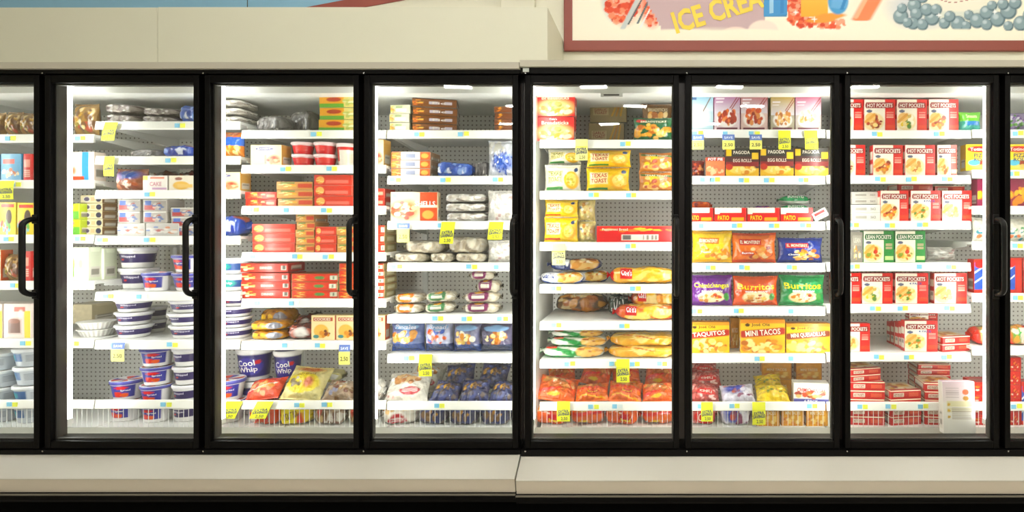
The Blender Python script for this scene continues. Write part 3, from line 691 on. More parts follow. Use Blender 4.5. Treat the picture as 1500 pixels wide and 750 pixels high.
s_('blubr', 'blue white wrapped garlic loaf', [('bg', 'e4e6ec'), ('r', 0, 0, 1, .22, '3a5aa8'), ('r', 0, .8, .5, 1, '2c4a98'), ('e', .72, .5, .30, .36, 'f0cc84'), ('f', .72, .48, .24, .28, GOLD+PALE, 20, .08, 4), ('r', .06, .36, .42, .64, 'f6f4ee'), ('t', 'Garlic', .24, .5, .28, .2, '3a4a8a')], d=0.14, frill='l')
s_('navbr', 'navy wrapped garlic loaf', [('bg', '2f3a6a'), ('n', .25), ('e', .70, .5, .28, .40, 'd8b070'), ('f', .7, .5, .22, .28, BREAD+PALE, 20, .09, 4), ('e', .38, .55, .05, .2, 'e8ecf4')], d=0.14, frill='l')
s_('colb', 'yellow garlic bread bag, red end', coles('eeb43e', 3), d=0.16, frill='l'); s_('colr', 'orange red garlic bread bag', coles('e06a34', 5, bc='c8241c'), d=0.16, frill='l')
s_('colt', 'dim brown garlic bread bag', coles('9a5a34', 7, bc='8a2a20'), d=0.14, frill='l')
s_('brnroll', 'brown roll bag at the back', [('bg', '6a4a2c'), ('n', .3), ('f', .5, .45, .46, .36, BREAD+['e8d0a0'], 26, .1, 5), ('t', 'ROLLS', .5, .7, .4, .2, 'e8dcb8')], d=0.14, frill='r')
s_('dkgr', 'dark bag with white lettering', [('bg', '2c4038'), ('n', .2), ('t', 'TOAST', .45, .5, .7, .4, 'e8ece8')], d=0.1, frill='r')
s_('grbr', 'green white french loaf bag', [('bg', 'e8ece0'), ('r', 0, .0, .55, .3, '1f9a4a'), ('l', .0, .8, .6, .3, .10, '1c8a40'), ('l', .2, .9, .9, .5, .07, '2aa050'), ('e', .78, .45, .22, .28, 'eebe70'), ('f', .78, .45, .18, .2, BREAD+GOLD, 14, .06, 4), ('r', .1, .6, .28, .8, 'c8402c')], d=0.16, frill='l')
s_('gold', 'golden loaf bag', [('bg', 'e6b452'), ('n', .15), ('f', .5, .5, .5, .4, ['eec46a', 'dfa03e', 'f4d88a', 'e8b048'], 30, .12, 3), ('l', .05, .75, .7, .45, .02, 'c85a2a'), ('r', 0, .86, 1, 1, 'e8c878')], d=0.16, frill='l')
s_('orbag', 'orange bread bag behind wires', [('bg', 'e86a28'), ('n', .35, 12), ('f', .4, .72, .34, .24, ['d99a58', 'c98244', 'e6b478', 'b86a34'], 14, .11, 3), ('l', .05, .95, .6, .40, .04, 'd8341a'), ('l', .55, .98, .95, .5, .03, 'e86a2a'), ('e', .60, .36, .20, .07, 'c82a1c'), ('t', 'Bread', .60, .36, .28, .07, 'f8d84a'), ('l', .1, .55, .5, .45, .012, 'fbd9c0'), ('f', .5, .5, .5, .5, ['f0834a', 'c8421c', 'ffd8c0'], 14, .025, 7)], d=0.17, frill='r')
s_('orbag2', 'orange roll bag behind wires', [('bg', 'e66c2c'), ('n', .35, 12), ('f', .5, .74, .46, .22, ['e0a864', 'd08e4c', 'c07a3c', 'ecc088'], 12, .13, 8), ('l', 0, .42, 1, .50, .06, 'dc3c1a'), ('e', .45, .30, .18, .05, 'e8c23a'), ('l', .2, .62, .8, .60, .010, 'fbe0d0'), ('f', .5, .4, .5, .4, ['f08a50', 'b8401c', 'ffe0cc'], 14, .022, 5)], d=0.17, frill='l')
def cb(key, desc, band, pal, seed, word=None, top=None): b(key, desc, clearb(band, pal, seed, word, top), d=.11)
hb = lambda key, desc, design, **kw: kind(key, 'bag', 'food_bag', 'food bag', desc, design, d=.085, m=FROST, wr=1.9, **kw)
hb('orp', 'reclining orange bag of garlic bread', [('bg', 'ea7430'), ('n', .35, 12), ('soft', .5, .74, .5, .24, 'c87a3c'), ('f', .5, .76, .38, .18, ['d99a58', 'c98244', 'e6b478', 'b86a34'], 12, .13, 3), ('l', 0, .60, 1, .50, .05, 'e8401c'), ('e', .55, .34, .22, .08, 'c82a1c'), ('t', 'Bread', .55, .34, .30, .08, 'f8d84a'), ('l', .1, .2, .9, .1, .02, 'f4c83a'), ('f', .5, .4, .5, .4, ['f08a50', 'b8401c'], 18, .03, 5)])
hb('orp2', 'reclining orange bag, gold rolls on top', [('bg', 'e66c2c'), ('n', .35, 12), ('f', .5, .66, .46, .30, ['ecb872', 'dc9c58', 'cc8644', 'f4d09a', 'c0703a'], 18, .13, 8), ('l', 0, .25, .6, .42, .05, 'e43c1a'), ('e', .42, .18, .18, .05, 'e8c23a'), ('l', .6, .95, .98, .3, .03, 'e85a2a'), ('f', .5, .4, .5, .4, ['f08a50', 'b8401c', 'ffe0cc'], 14, .022, 5)])
hb('blup', 'reclining navy bag of rolls', [('bg', '2c3566'), ('n', .5, 14), ('f', .5, .5, .5, .5, ['4a548c', '1c2344', '3a3450', '5a4a44'], 30, .10, 8), ('f', .5, .56, .40, .12, ['b07c2a', 'cf9a3c', 'd8a850', '7a5a34'], 16, .07, 3), ('f', .5, .5, .5, .5, ['a8b0d8', 'dfe2f0'], 14, .018, 9)])
hb('whp', 'large white bag, red oval label', [('bg', 'eae5da'), ('f', .55, .70, .34, .20, ['d8a468', 'c48a50', 'e6c090', 'b87a48'], 22, .10, 3), ('l', 0, .5, .3, .97, .04, 'f4f2ee'), ('l', .3, .97, 1, .6, .05, 'efece4'), ('e', .62, .26, .26, .12, 'b8263a'), ('h', .44, .20, .8, .32, 3, 'f0dcd8'), ('f', .2, .2, .15, .1, ['d8a8a0', 'efe4da'], 8, .05, 4)])
hb('orrp', 'reclining red orange bag', [('bg', 'd8502c'), ('n', .4), ('f', .5, .45, .4, .30, ['e8a45a', 'c8341c', 'f2c48a', 'd89a70'], 22, .1, 3), ('soft', .5, .85, .5, .14, 'e8441c'), ('l', .1, .3, .9, .6, .02, 'e8e4dc')])
hb('yelp', 'round yellow bag of rolls', [('bg', 'd8cc90'), ('n', .3), ('soft', .5, .88, .4, .12, 'c8702a'), ('e', .45, .45, .44, .32, 'ecd61c'), ('f', .3, .45, .14, .14, ['b8a890', 'd8ccb0', '8a7a5a'], 10, .06, 3), ('soft', .62, .45, .16, .2, 'd87a5a'), ('t', 'YEAST ROLLS', .45, .68, .5, .07, '8a6a1c', 12)])
hb('mixp', 'reclining brown clear bag', [('bg', 'a08a74'), ('n', .4), ('f', .5, .5, .46, .44, ['c84a34', 'd8d0c4', '7a5a3a', 'b89a6a', '6a3a2a', '8a8aa0'], 40, .08, 3)])
hb('pkp', 'reclining clear bag of pink meat', [('bg', 'a84a44'), ('n', .35), ('f', .5, .5, .5, .5, ['c87068', 'a83c38', '8a3038', 'd89088', 'e8c0b8'], 56, .07, 3), ('e', .55, .40, .34, .14, 'd42a24'), ('t', 'CHILI', .55, .40, .4, .10, 'ffe9d8')])
hb('blwp', 'reclining white bag, blue logo', [('bg', 'd8d4e0'), ('n', .3), ('soft', .4, .6, .4, .3, '2c3aa0'), ('f', .65, .4, .3, .25, ['c85a48', 'e8e4f0', '8a4a6a'], 18, .07, 3), ('f', .5, .8, .4, .1, ['fff', 'c8302a'], 6, .06, 3)])
hb('yelpp', 'reclining bright yellow bag', [('bg', 'eccf22'), ('n', .3), ('h', 0, .1, 1, .9, 4, 'd8b41c'), ('f', .5, .5, .4, .3, ['f6e04a', 'c89a1a', '5f7a2a'], 22, .06, 3)])
cb('blu1', 'clear blue loaf bag, cream lettering', '24407e', PALE+BREAD, 3, 'Pancakes', '5f6d9a'); cb('blu2', 'white and blue loaf bag', '20386f', ['e0643a', 'e8e4f0', '3a56a8'], 5, 'Bread', 'b8bcd8')
cb('blu3', 'clear blue bag of toast', '24407e', GOLD+PALE, 7, None, '6a6a88'); cb('blu4', 'clear navy bag of toast', '18284e', BREAD+GOLD, 9, None, '56506a')
s_('bluheap', 'navy roll bag behind wires', [('bg', '2c3566'), ('n', .5, 14), ('f', .5, .5, .5, .5, ['4a548c', '1c2344', '3a3450', '5a4a44'], 26, .10, 8), ('f', .45, .42, .26, .10, ['b07c2a', 'cf9a3c', '7a5a34'], 9, .07, 3), ('f', .5, .5, .5, .5, ['a8b0d8', 'dfe2f0'], 10, .018, 9)], m=FROST, d=0.16, frill='r')
s_('whred', 'white red-labelled bag behind wires', [('bg', 'e9e2d6'), ('f', .45, .7, .45, .26, BREAD+['e9c08a'], 26, .10, 3), ('n', .2), ('e', .52, .30, .30, .13, 'b8263a'), ('h', .34, .24, .7, .36, 3, 'f0dcd8'), ('l', 0, .5, .3, .95, .03, 'fff')], d=0.16, frill='l')
c('shell', 'orange and cream pasta shells box', [('bg', 'f2dfc0'), ('soft', .30, .40, .36, .44, 'e87a3a'), ('f', .30, .38, .24, .30, ['f4d8a0', 'e8602a', 'f6e6c0', 'd8482a'], 30, .08, 3), ('r', .62, 0, 1, 1, 'd0562c'), ('r', .62, .46, 1, .56, 'f4e6ce'), ('e', .80, .22, .13, .16, 'f0b060'),
   ('t', 'SHELLS', .74, .60, .44, .18, 'fff'), ('r', .04, .80, .34, .94, '9ac0d8'), ('e', .14, .24, .07, .08, 'f4f4f4')], 'd8c09a', 'e8d8b8', .05)
s_('frw', 'frosty white bag', frosty(FROSTC+['f2f0ec', 'e8e8ea'], 3), m=FROST, d=0.2, frill='r'); s_('frb', 'frosty grey brown meat bag', frosty(['8f8780', '6a5f5a', 'b8aea6', '5a4a48', 'a8a0a0', 'c8c2bc'], 5), m=FROST, d=0.2, frill='l')
s_('frg', 'flat beige frosted bag', frosty(['cbbfa8', 'a99c88', 'e3dccb', '8f8272', 'd2c8b6'], 7), m=FROST, d=0.2, frill='b'); b('frp', 'frosted bag with pink specks', frosty(['d8d4cc', 'e8e4de', 'c8a8a4', 'b8b0a4', 'efece6'], 9), d=.08, m=FROST)
s_('frd', 'dim grey plastic bag', frosty(['6e6a68', '5a5654', '827e7c', '4c4846'], 11), m=FROST, d=0.18, frill='l')
def ob(key, desc, lab, seed): s_(key, desc, [('bg', 'cfc6b4'), ('f', .5, .5, .5, .5, ['e6dfd0', 'bcae96', 'd9cdb6', 'f0ece2'], 40, .1, seed), ('e', .45, .5, .30, .34, lab), ('e', .45, .72, .14, .14, 'e8a83a'), ('h', .28, .34, .62, .56, 3, 'f0e8dc')], d=.14, frill='b')
ob('bro', 'clear bread bag, orange label', 'e27a2c', 3); ob('brg', 'clear bread bag, green label', '3f7a4a', 5); ob('brp', 'clear bread bag, purple label', '7a2c5a', 7)
s_('blst', 'blue and white bag', [('bg', '3a58a8'), ('n', .35), ('f', .5, .5, .48, .4, ['5a7ac8', 'dfe4f0', '2c4490', '8aa4d8'], 30, .07, 3)], d=0.15, frill='r')
b('whbl', 'upright white bag, blue print', [('bg', 'd0d2d8'), ('n', .3), ('soft', .6, .4, .5, .34, '3a5ab0'), ('f', .4, .8, .4, .18, ['eceae2', 'c8c4b8'], 14, .1, 3), ('f', .6, .4, .4, .36, ['2c4aa0', '8aa4dc', 'e6eaf4', '24408a'], 60, .04, 4)], d=.09)
c('sbro', 'flat brown dessert carton', slimbox('7a4a24', .12, ['f0a030', 'e8c060', 'c86a1c'], 3, 'Pie', 'e8e0d8')+[('r', .38, .3, .58, .72, 'cdc6d4'), ('r', .72, .3, .9, .72, 'cdc6d4')], '4a3a30', '5a4030', .16)
c('sbro2', 'flat brown orange carton', slimbox('6a3a20', .3, ['f0902a', 'e8a84a'], 5), '5a3a2a', None, .14)
c('sora', 'flat orange white dessert carton', [('bg', 'e9e2da'), ('r', 0, 0, .25, 1, 'd8702a'), ('f', .14, .5, .1, .4, ['f4b84a', 'f0d890'], 8, .06, 3), ('r', .36, .2, .62, .8, '8a90a8'), ('r', .74, 0, 1, 1, 'c8602a'), ('e', .86, .5, .1, .34, 'f0b860')], '8a6a50', 'c8b8a0', .15)
c('sgry', 'flat pale green yellow carton', [('bg', 'b8b898'), ('f', .12, .5, .1, .4, ['e8b83a', 'd8902a'], 8, .07, 3), ('r', .28, .2, .8, .5, 'd8dcd4'), ('r', .28, .6, .6, .85, '8a9a6a')], 'a09a80', None, .15)
c('ygr', 'yellow green vegetable carton', [('bg', 'e9a82a'), ('r', 0, 0, .68, .34, '6aa83a'), ('e', .40, .68, .22, .22, 'b8452a'), ('r', .68, 0, 1, 1, 'e0d080'), ('f', .84, .5, .14, .4, ['d8dca0', 'eef0c8', 'b8c06a'], 14, .08, 3)], '8a9a3a', 'b8a03a', .10)
c('cream', 'cream dessert carton', [('bg', 'f2e2bc'), ('e', .45, .82, .32, .10, '6a6a9a'), ('t', 'BAKERY', .45, .82, .42, .08, 'f4f0e8'), ('soft', .75, .3, .24, .26, 'c86a4a'), ('f', .75, .26, .18, .18, ['b8402c', 'e8c8a0', 'd8906a'], 16, .07, 3), ('r', .46, .10, .52, .5, '9a9488')], 'd8a85a', 'e0c890', .08)
RT = [('bg', 'cf3038'), ('r', 0, .78, 1, 1, 'f0dcdc'), ('h', .3, .2, .7, .6, 3, 'e88a80'), ('soft', .5, .5, .2, .4, 'e0504a')]
t('redt', 'short red fruit tub', RT, rim='f0d8d8', lidcol='f2e0e0', name='fruit_tub'); t('redtt', 'tall red and white tub', [('bg', 'eee6d8'), ('r', 0, .8, 1, 1, 'd03a34'), ('r', .05, .2, .3, .8, 'd84a3a'), ('r', .6, .1, .9, .6, 'e8dfc8')], rim='e8d0cc', name='fruit_tub')
c('rbox', 'flat red dinner carton', [('bg', 'd3402f'), ('f', .16, .5, .12, .4, GOLD+['f6e8c0'], 12, .07, 3), ('r', .40, .3, .70, .72, 'e8756a'), ('t', 'DINNER', .55, .5, .26, .3, 'f8ddd0'), ('r', .86, .22, .97, .8, 'e8e4d8'), ('s', .87, .28, .96, .74, 5, '6a6a60')], [('bg', 'b83024'), ('r', .2, .2, .8, .8, 'd8c8b8'), ('h', .25, .25, .75, .75, 4, '8a7a70')], 'c84030', .15)
c('rbox2', 'flat red green dinner carton', [('bg', 'd0402c'), ('f', .20, .5, .16, .4, BREAD+GOLD, 14, .07, 5), ('r', .46, .3, .78, .7, 'd84a34'), ('e', .6, .5, .12, .24, '5a8a4a'), ('r', .84, .2, .97, .8, 'd8dcc8'), ('s', .86, .28, .95, .74, 5, '5a6a50')], [('bg', '9a8a5a'), ('r', .2, .2, .8, .8, 'cfc9a8')], 'c06a3a', .15)
c('rpink', 'flat pink red meal carton', [('bg', 'cf4436'), ('e', .16, .5, .12, .4, 'f4b870'), ('r', .3, .2, .9, .5, 'e27a6c'), ('f', .16, .45, .08, .3, GOLD, 8, .05, 3)], 'c85a48', 'd87060', .15)
c('tanb', 'flat tan red carton', [('bg', 'cf9a5c'), ('f', .3, .5, .25, .4, GOLD+['e8dcb0'], 16, .09, 4), ('r', .6, .2, 1, .8, 'c8503c'), ('r', .1, .75, .5, .95, '6a8a4a')], 'a87a4a', 'b8884a', .13)
c('redsn', 'flat red gold snack carton', [('bg', 'cf3e30'), ('f', .34, .5, .3, .42, GOLD+['f6d8a0', 'e8845a'], 20, .09, 4), ('r', .70, .3, .95, .7, 'e8a890')], 'b83a2c', 'c84838', .13)
s_('ybag', 'golden nugget bag', [('bg', 'c88a2c'), ('n', .3), ('f', .5, .55, .4, .34, ['e8a83a', 'f0c050', 'b87a24', '8a5a2a'], 26, .1, 3), ('r', 0, .2, 1, .36, 'd8a03a'), ('e', .7, .4, .2, .16, '8a8a94')], d=0.15, frill='r')
s_('rbrn', 'dark red dessert bag', [('bg', '6a2a24'), ('n', .35), ('f', .5, .5, .4, .3, ['8a3a30', '4a1c1a', 'b86a5a'], 18, .1, 3), ('soft', .6, .35, .3, .2, 'f0ece8')], d=0.14, frill='l')
c('cook', 'cream cookie box', [('bg', 'f1dfae'), ('e', .42, .36, .34, .30, 'e8b860'), ('f', .6, .26, .2, .14, ['6a3424', '8a4a30', 'd8903a'], 12, .08, 3), ('r', .08, .78, .9, .92, 'b8543c'), ('t', 'COOKIES', .48, .85, .7, .11, 'f8ecd8'), ('e', .2, .14, .14, .08, '4a8a8a')], 'c8603c', 'e0c890', .06)
s_('orred', 'red orange bag behind wires', [('bg', 'd8502c'), ('n', .4), ('f', .5, .5, .4, .35, ['e8843a', 'c8341c', 'f2c48a', 'a8a49a'], 24, .1, 3), ('l', .2, .3, .9, .6, .04, 'e8e4dc')], d=0.16, frill='l')
s_('yellg', 'yellow roll bag behind wires', [('bg', 'e8cf24'), ('n', .2), ('soft', .5, .75, .4, .3, 'c8702a'), ('e', .5, .42, .3, .2, 'f0e04a'), ('t', 'YEAST ROLLS', .48, .42, .5, .1, '8a6a1c', 12), ('soft', .7, .3, .14, .2, 'd8503a')], d=0.16, frill='r')
s_('ysm', 'yellow white crumpled bag', [('bg', 'd8cf9a'), ('n', .4), ('f', .5, .6, .4, .3, ['e8d83a', 'c8b83a', 'efece0'], 20, .1, 6)], m=FROST, d=0.13, frill='r')
s_('mixb', 'crumpled brown bag behind wires', [('bg', 'a08a74'), ('n', .4), ('f', .5, .5, .46, .44, ['c84a34', 'd8d0c4', '7a5a3a', 'b89a6a', '6a3a2a'], 34, .09, 3)], m=FROST, d=0.15, frill='l')
s_('whc', 'white crumpled bag', [('bg', 'e6e2da'), ('n', .25), ('f', .6, .4, .3, .3, ['c85a48', 'f4f2ee', '9a8a7a'], 18, .08, 3)], d=0.14, frill='r')
t('tubp', 'white tub with purple band', TUBW, rim='e6e4ea'); t('tubr', 'white tub with red blue fruit print', TUBR, rim='4a4aa0', lidcol='e8e8f0', lidtop=['e0482a', 'f0f0f0', '4a50a8'])
t('tubc', 'large purple whipped topping tub', COOL, rim='f4f4f4', lidcol='fafafa', lidtop='3a3478', name='topping_tub'); t('tubt', 'small teal white tub', [('bg', 'eee'), ('r', 0, .2, 1, .75, '3a5a9a'), ('e', .5, .5, .2, .3, '3aa8a0'), ('t', 'Whip', .5, .5, .24, .26, 'fff')], rim='e8e8ee')
t('tubg', 'large grey blue ice cream tub', [('bg', 'c6ccd2'), ('r', .1, .3, .6, .85, '4a6a9a'), ('e', .3, .55, .12, .2, '3a9aa8'), ('h', .65, .25, .9, .75, 5, '8a8e94')], rim='dadde0', name='ice_cream_tub')
c('tray', 'clear tray of red pastries', [('bg', 'a8a29c'), ('r', .05, .1, .5, .55, 'a83a3a'), ('r', .08, .5, .36, .9, '4a6ab8'), ('f', .7, .45, .24, .3, ['a84a3a', 'd8a89a', 'c8c0b8', '5a6a9a'], 16, .09, 3), ('r', 0, .92, 1, 1, 'e8e6e0')], 'b8b0a8', 'cfcac2', .12, name='pastry_tray', cat='tray')
c('trayb', 'pale clear tray of pastries', [('bg', 'bcb8b4'), ('f', .3, .45, .24, .36, ['6a80b8', 'b05a54', 'd8d4d0'], 16, .1, 3), ('f', .72, .5, .2, .3, ['6a90c8', 'd08a6a', 'dad6d0'], 12, .1, 6)], 'bcb8b2', 'd2cec8', .12, name='pastry_tray', cat='tray')
b('blbr', 'blue topped brown roll bag', [('bg', '9a5a3c'), ('n', .25), ('soft', .5, .72, .5, .26, '3a5ab0'), ('f', .5, .3, .4, .24, ['b8603c', 'd88a6a', 'f0d8cc', '8a3c24'], 22, .1, 3), ('soft', .2, .6, .2, .2, 'b8a0d0')], d=.10)
c('pinkw', 'white carton, pink print', [('bg', 'f4eee8'), ('r', 0, .7, .2, 1, 'f0d060'), ('r', .3, .78, .9, .92, 'e0907a'), ('t', 'CAKE', .55, .45, .5, .28, 'd890a0'), ('r', .4, .06, 1, .2, 'cfa8c8')], 'e0d8d4', 'efe8e2', .1)
c('yelw', 'white carton, yellow print', [('bg', 'f2e9d8'), ('e', .5, .35, .36, .3, 'eebe60'), ('e', .4, .8, .16, .12, '9a5a48'), ('r', .35, .2, .95, .45, 'f0c878')], 'e0d8c4', 'efe8d2', .1)
b('brwn', 'frozen brown food bag', [('bg', '8a6a3c'), ('n', .35), ('f', .5, .5, .44, .44, ['b8904a', '6a4a30', 'd8c090', '8a7a3a', 'a8503a'], 34, .1, 3)], d=.08)
s_('blso', 'blue soft roll bag', [('bg', '3450a8'), ('n', .3), ('f', .5, .4, .3, .3, ['5a78d0', 'dfe4f4', '2c3c90'], 16, .1, 3), ('soft', .8, .8, .2, .2, 'c86a3a')], d=0.14, frill='r')
b('blor', 'blue orange food bag', [('bg', 'd0803a'), ('n', .25), ('r', 0, .45, 1, .8, '3a68c8'), ('f', .5, .25, .4, .2, GOLD, 16, .1, 3), ('f', .5, .9, .4, .1, ['c86a4a', 'e0a080'], 8, .1, 5)], d=.07)
c('bluebx', 'light blue food carton', [('bg', '5a9ac0'), ('r', .1, .62, .7, .8, 'd04a3a'), ('f', .5, .3, .4, .18, ['cfe0e8', 'b8602a', 'e8d0a0'], 20, .08, 3)], '4a8ab0', '4a8ab0', .06)
c('redbx', 'narrow red food carton', [('bg', 'c8302a'), ('r', .1, .5, .9, .8, 'e0a090'), ('h', .1, .1, .9, .4, 4, 'e8c0b0')], 'b82c26', None, .06)
c('yelbx', 'yellow food carton, dark oval', [('bg', 'ead22a'), ('e', .6, .55, .2, .25, '4a3020'), ('f', .4, .25, .36, .2, ['6ab04a', 'd8a83a', 'e8604a', '8ac8d8'], 20, .1, 3), ('r', .1, .85, .9, .95, 'd8452a')], 'd0b828', None, .06)
c('wob', 'white orange blue carton', [('bg', 'f6f0ea'), ('r', .64, 0, .84, 1, '4a9ad0'), ('soft', .3, .35, .2, .2, 'e88a5a'), ('r', 0, 0, .7, .14, 'd8562e')], 'e8d8c8', None, .07)
c('oval', 'slim cream carton, purple ovals', [('bg', 'f0e4c0'), ('e', .30, .5, .17, .38, 'f0eef4'), ('e', .30, .5, .14, .30, '5a4a6a'), ('e', .84, .5, .13, .42, '2c2c4a'), ('r', .5, .25, .68, .75, 'e8c8a0')], '8a6a4a', 'd8c890', .08)
c('grw', 'white green carton', [('bg', 'f0f2e6'), ('r', 0, .1, .4, .6, '9ad04a'), ('e', .25, .5, .2, .25, 'b8e07a'), ('e', .7, .5, .1, .14, 'd8c8b0')], 'e0e6cc', None, .08)
c('yest', 'yellow green stacked carton', [('bg', 'd8e03a'), ('r', 0, 0, 1, .5, '7ac850'), ('e', .4, .75, .3, .18, 'e8a0a0')], 'b8c83a', None, .06)
c('tanlow', 'low tan carton', [('bg', 'd6cbae'), ('n', .15)], 'c4b898', 'd8ceb2', .16)
kind('pan', 'pan', 'foil_pan', 'foil pan', 'white pleated pie pan', None)
c('cake', 'white pink cake box with chocolate cake', [('bg', 'e9dcd6'), ('r', .1, .1, .7, .6, 'd8c0b8'), ('r', .16, .14, .62, .5, '6a3a26'), ('e', .4, .5, .24, .08, '8a5038'), ('r', .78, 0, 1, .8, 'e8d85a'), ('r', .4, .78, .8, .92, 'd0786a'), ('soft', .65, .7, .12, .16, 'f6f2f0')], 'e0d0c8', None, .1)
c('piz', 'yellow pizza roll box', [('bg', 'f2d21c'), ('soft', .5, .25, .5, .3, 'f4e88a'), ('f', .72, .25, .24, .2, GOLD+MEAT, 16, .09, 3), ('e', .40, .82, .40, .13, 'c8202a'), ('t', 'Totinos', .40, .82, .56, .12, 'fff'), ('t', 'PIZZA', .50, .58, .52, .15, '27406a'), ('t', 'ROLLS', .50, .42, .52, .13, '27406a'), ('e', .25, .3, .2, .12, '6ac0e0')], 'e8c020', None, .06)
c('magf', 'magenta box of golden fries', [('bg', '8a1c48'), ('f', .5, .35, .5, .35, ['f2b02a', 'f6c84a', 'e08a1c'], 26, .13, 3)], '7a1c40', None, .06)
b('grnpk', 'green and blue vegetable pack', [('bg', '6ab83a'), ('r', 0, 0, 1, .5, '3f9a8a'), ('t', 'Steam', .5, .78, .5, .2, 'eaf6c0'), ('r', .2, .3, .9, .5, '3a78b8')], d=.05)
b('purgr', 'purple green vegetable bag', [('bg', '8a7aa0'), ('n', .3), ('f', .5, .5, .4, .4, ['6a4a8a', '6aa84a', 'cfc8d8', '4a7a3a'], 26, .1, 3)], d=.06)
b('whgr', 'white bag with green food', [('bg', 'd8d4c6'), ('n', .3), ('f', .5, .35, .4, .3, ['5a9a6a', 'e07a4a', 'f0ece0', '3a8a9a'], 24, .09, 3)], d=.08)
c('rbst', 'red blue striped carton', [('bg', 'cc3a28'), ('r', 0, .1, .55, .9, '3a5ab8'), ('l', 0, .3, .5, .5, .03, 'fff'), ('l', 0, .6, .5, .8, .03, 'fff'), ('e', .3, .85, .3, .12, 'd8301f'), ('n', .2)], 'c8341f', None, .07)
c('redst', 'flat red patterned carton', [('bg', 'c8281c'), ('f', .5, .5, .5, .5, ['e8604a', 'f0d8c8', 'a81c14', 'e08a3a'], 24, .08, 3)], 'b8241a', None, .12)
s_('redgr', 'red green crinkled bag', [('bg', 'd03a28'), ('n', .3), ('soft', .4, .5, .24, .4, '3faa4a'), ('f', .6, .5, .3, .4, ['e8a050', 'f0e0d0'], 14, .1, 3)], d=0.14, frill='l')
c('fallen', 'tall white leaflet carton fallen against the door glass', [('bg', 'ece8e0'), ('g', 0, .6, 1, 1, 'eadfdc', 'dcc4cc'), ('e', .72, .80, .11, .06, 'c86a4a'), ('e', .72, .68, .10, .05, 'b8863a'), ('r', .12, .52, .92, .62, 'ddd6b0'), ('r', .12, .40, .92, .50, 'd8d2b4'), ('h', .28, .24, .88, .50, 9, 'a8a094'), ('e', .18, .56, .05, .03, 'c8a03a'), ('e', .18, .44, .05, .03, 'c8a03a'), ('e', .18, .32, .05, .03, 'c8a03a'), ('h', .1, .68, .5, .88, 8, 'bdb0b0')], 'e6e0d6', 'd8b8c4', .045)

def pan_mesh(w, h):
    n = 48; pr = [(w*.36, 0), (w*.38, .003), (w*.47, h-.004), (w*.5, h-.002), (w*.5, h), (w*.46, h), (w*.3, h-.003), (.002, h-.003)]
    mb = lathe(pr, lambda a, i: lin('e9e8e4') if (int(a*48) % 2 or i > 3) else lin('b4b0aa'), n)
    for i in range(2): 
        pass
    return mb.mesh('foil_pan', PLAS, recalc=False)

PLACED = []
def front_shift(o): pass
def put(bay, row, key, x0, x1, yt, n=1, yf=.30, yb=None, rz=None, tilt=0, roll=0, dz=0, first=None):
    """stand a column of n products: photo x0..x1, top yt; yf = distance of the front face behind the door plane"""
    k = K[key]; s = sc(yf)
    z0 = shelf_z(bay, row) if yb is None else Z(yb, yf)
    if row == len(ROWS[bay]) and yb is None: z0 = Z(626.5, YS)+.002
    z0 += dz
    w = (x1-x0)*s; h = (Z(yt, yf)-z0)/n
    if n == 1 and (tilt or roll):
        h = max(.02, h)
    xc = X((x0+x1)/2, yf)
    if k['shape'] == 'bag' and tilt > 20:      # reclining pouch: slant length whose top edge shows at yt
        tt = R(tilt); h = (Z(yt, yf)-z0)/(math.cos(tt)-(PY0-yt)*U/D*math.sin(tt))
    for i in range(n):
        g = random.Random(hash((bay, row, x0, i)) if False else bay*1000+row*100+int(x0)+i*7)
        r = (R(g.uniform(-2.5, 2.5)) if rz is None else R(rz)); jx = g.uniform(-.0025, .0025) if n > 1 else 0; jy = g.uniform(0, .006)
        hh = h-.0008
        if k['cache'] is None:
            if k['shape'] == 'box': k['cache'] = (carton(w, hh, k['d'], k['design'], k['side'], k['top']),)
            elif k['shape'] == 'bag': k['cache'] = (pillow(w, hh, k['d'], k['design'], seed=len(PLACED) % 50+1, **k['kw']),)
            elif k['shape'] == 'cush': k['cache'] = (cushion(w, hh, k['d'], k['design'], seed=len(PLACED) % 50+1, **k['kw']),)
            elif k['shape'] == 'tub': k['cache'] = tub_meshes(w, hh, k['design'], **k['kw'])
            else: k['cache'] = (pan_mesh(w, hh),)
            k['wh'] = (w, hh)
            for m_ in k['cache']: m_.name = k['name']
        W0, H0 = k['wh']; sx, sz = w/W0, hh/H0
        if k['shape'] == 'tub':
            o = empty(k['name'], (0, 0, 0)); o.name = k['name']
            for nm, me in zip(('tub_body', 'lid'), k['cache']):
                p = bpy.data.objects.new(nm, me); COL.objects.link(p); p.parent = o
            o.scale = (sx, sx, sz); yy = yf+w/2; r = R(g.uniform(-25, 25)) if rz is None else r
        elif k['shape'] == 'pan':
            o = bpy.data.objects.new(k['name'], k['cache'][0]); COL.objects.link(o); o.scale = (sx, sx, sz); yy = yf+w/2
        else:
            o = bpy.data.objects.new(k['name'], k['cache'][0]); COL.objects.link(o); o.scale = (sx, 1, sz); yy = yf
            if k['shape'] == 'bag': yy -= .004
        lift = (k['d']/2 if k['shape'] == 'bag' else k['d'] if k['shape'] == 'box' else k['d']*.25)*abs(math.sin(R(tilt)))+w/2*abs(math.sin(R(roll)))*(1 if k['shape'] == 'box' else .6)+.0006
        o.location = (xc+jx, yy+jy, z0+i*h+lift); o.rotation_euler = (R(-tilt), R(roll), r)
        PLACED.append(dict(o=o, k=k, bay=bay, row=row, x=(x0+x1)/2, lev=i, n=n, z=z0+i*h, yf=yf))
    return o
P_ = put
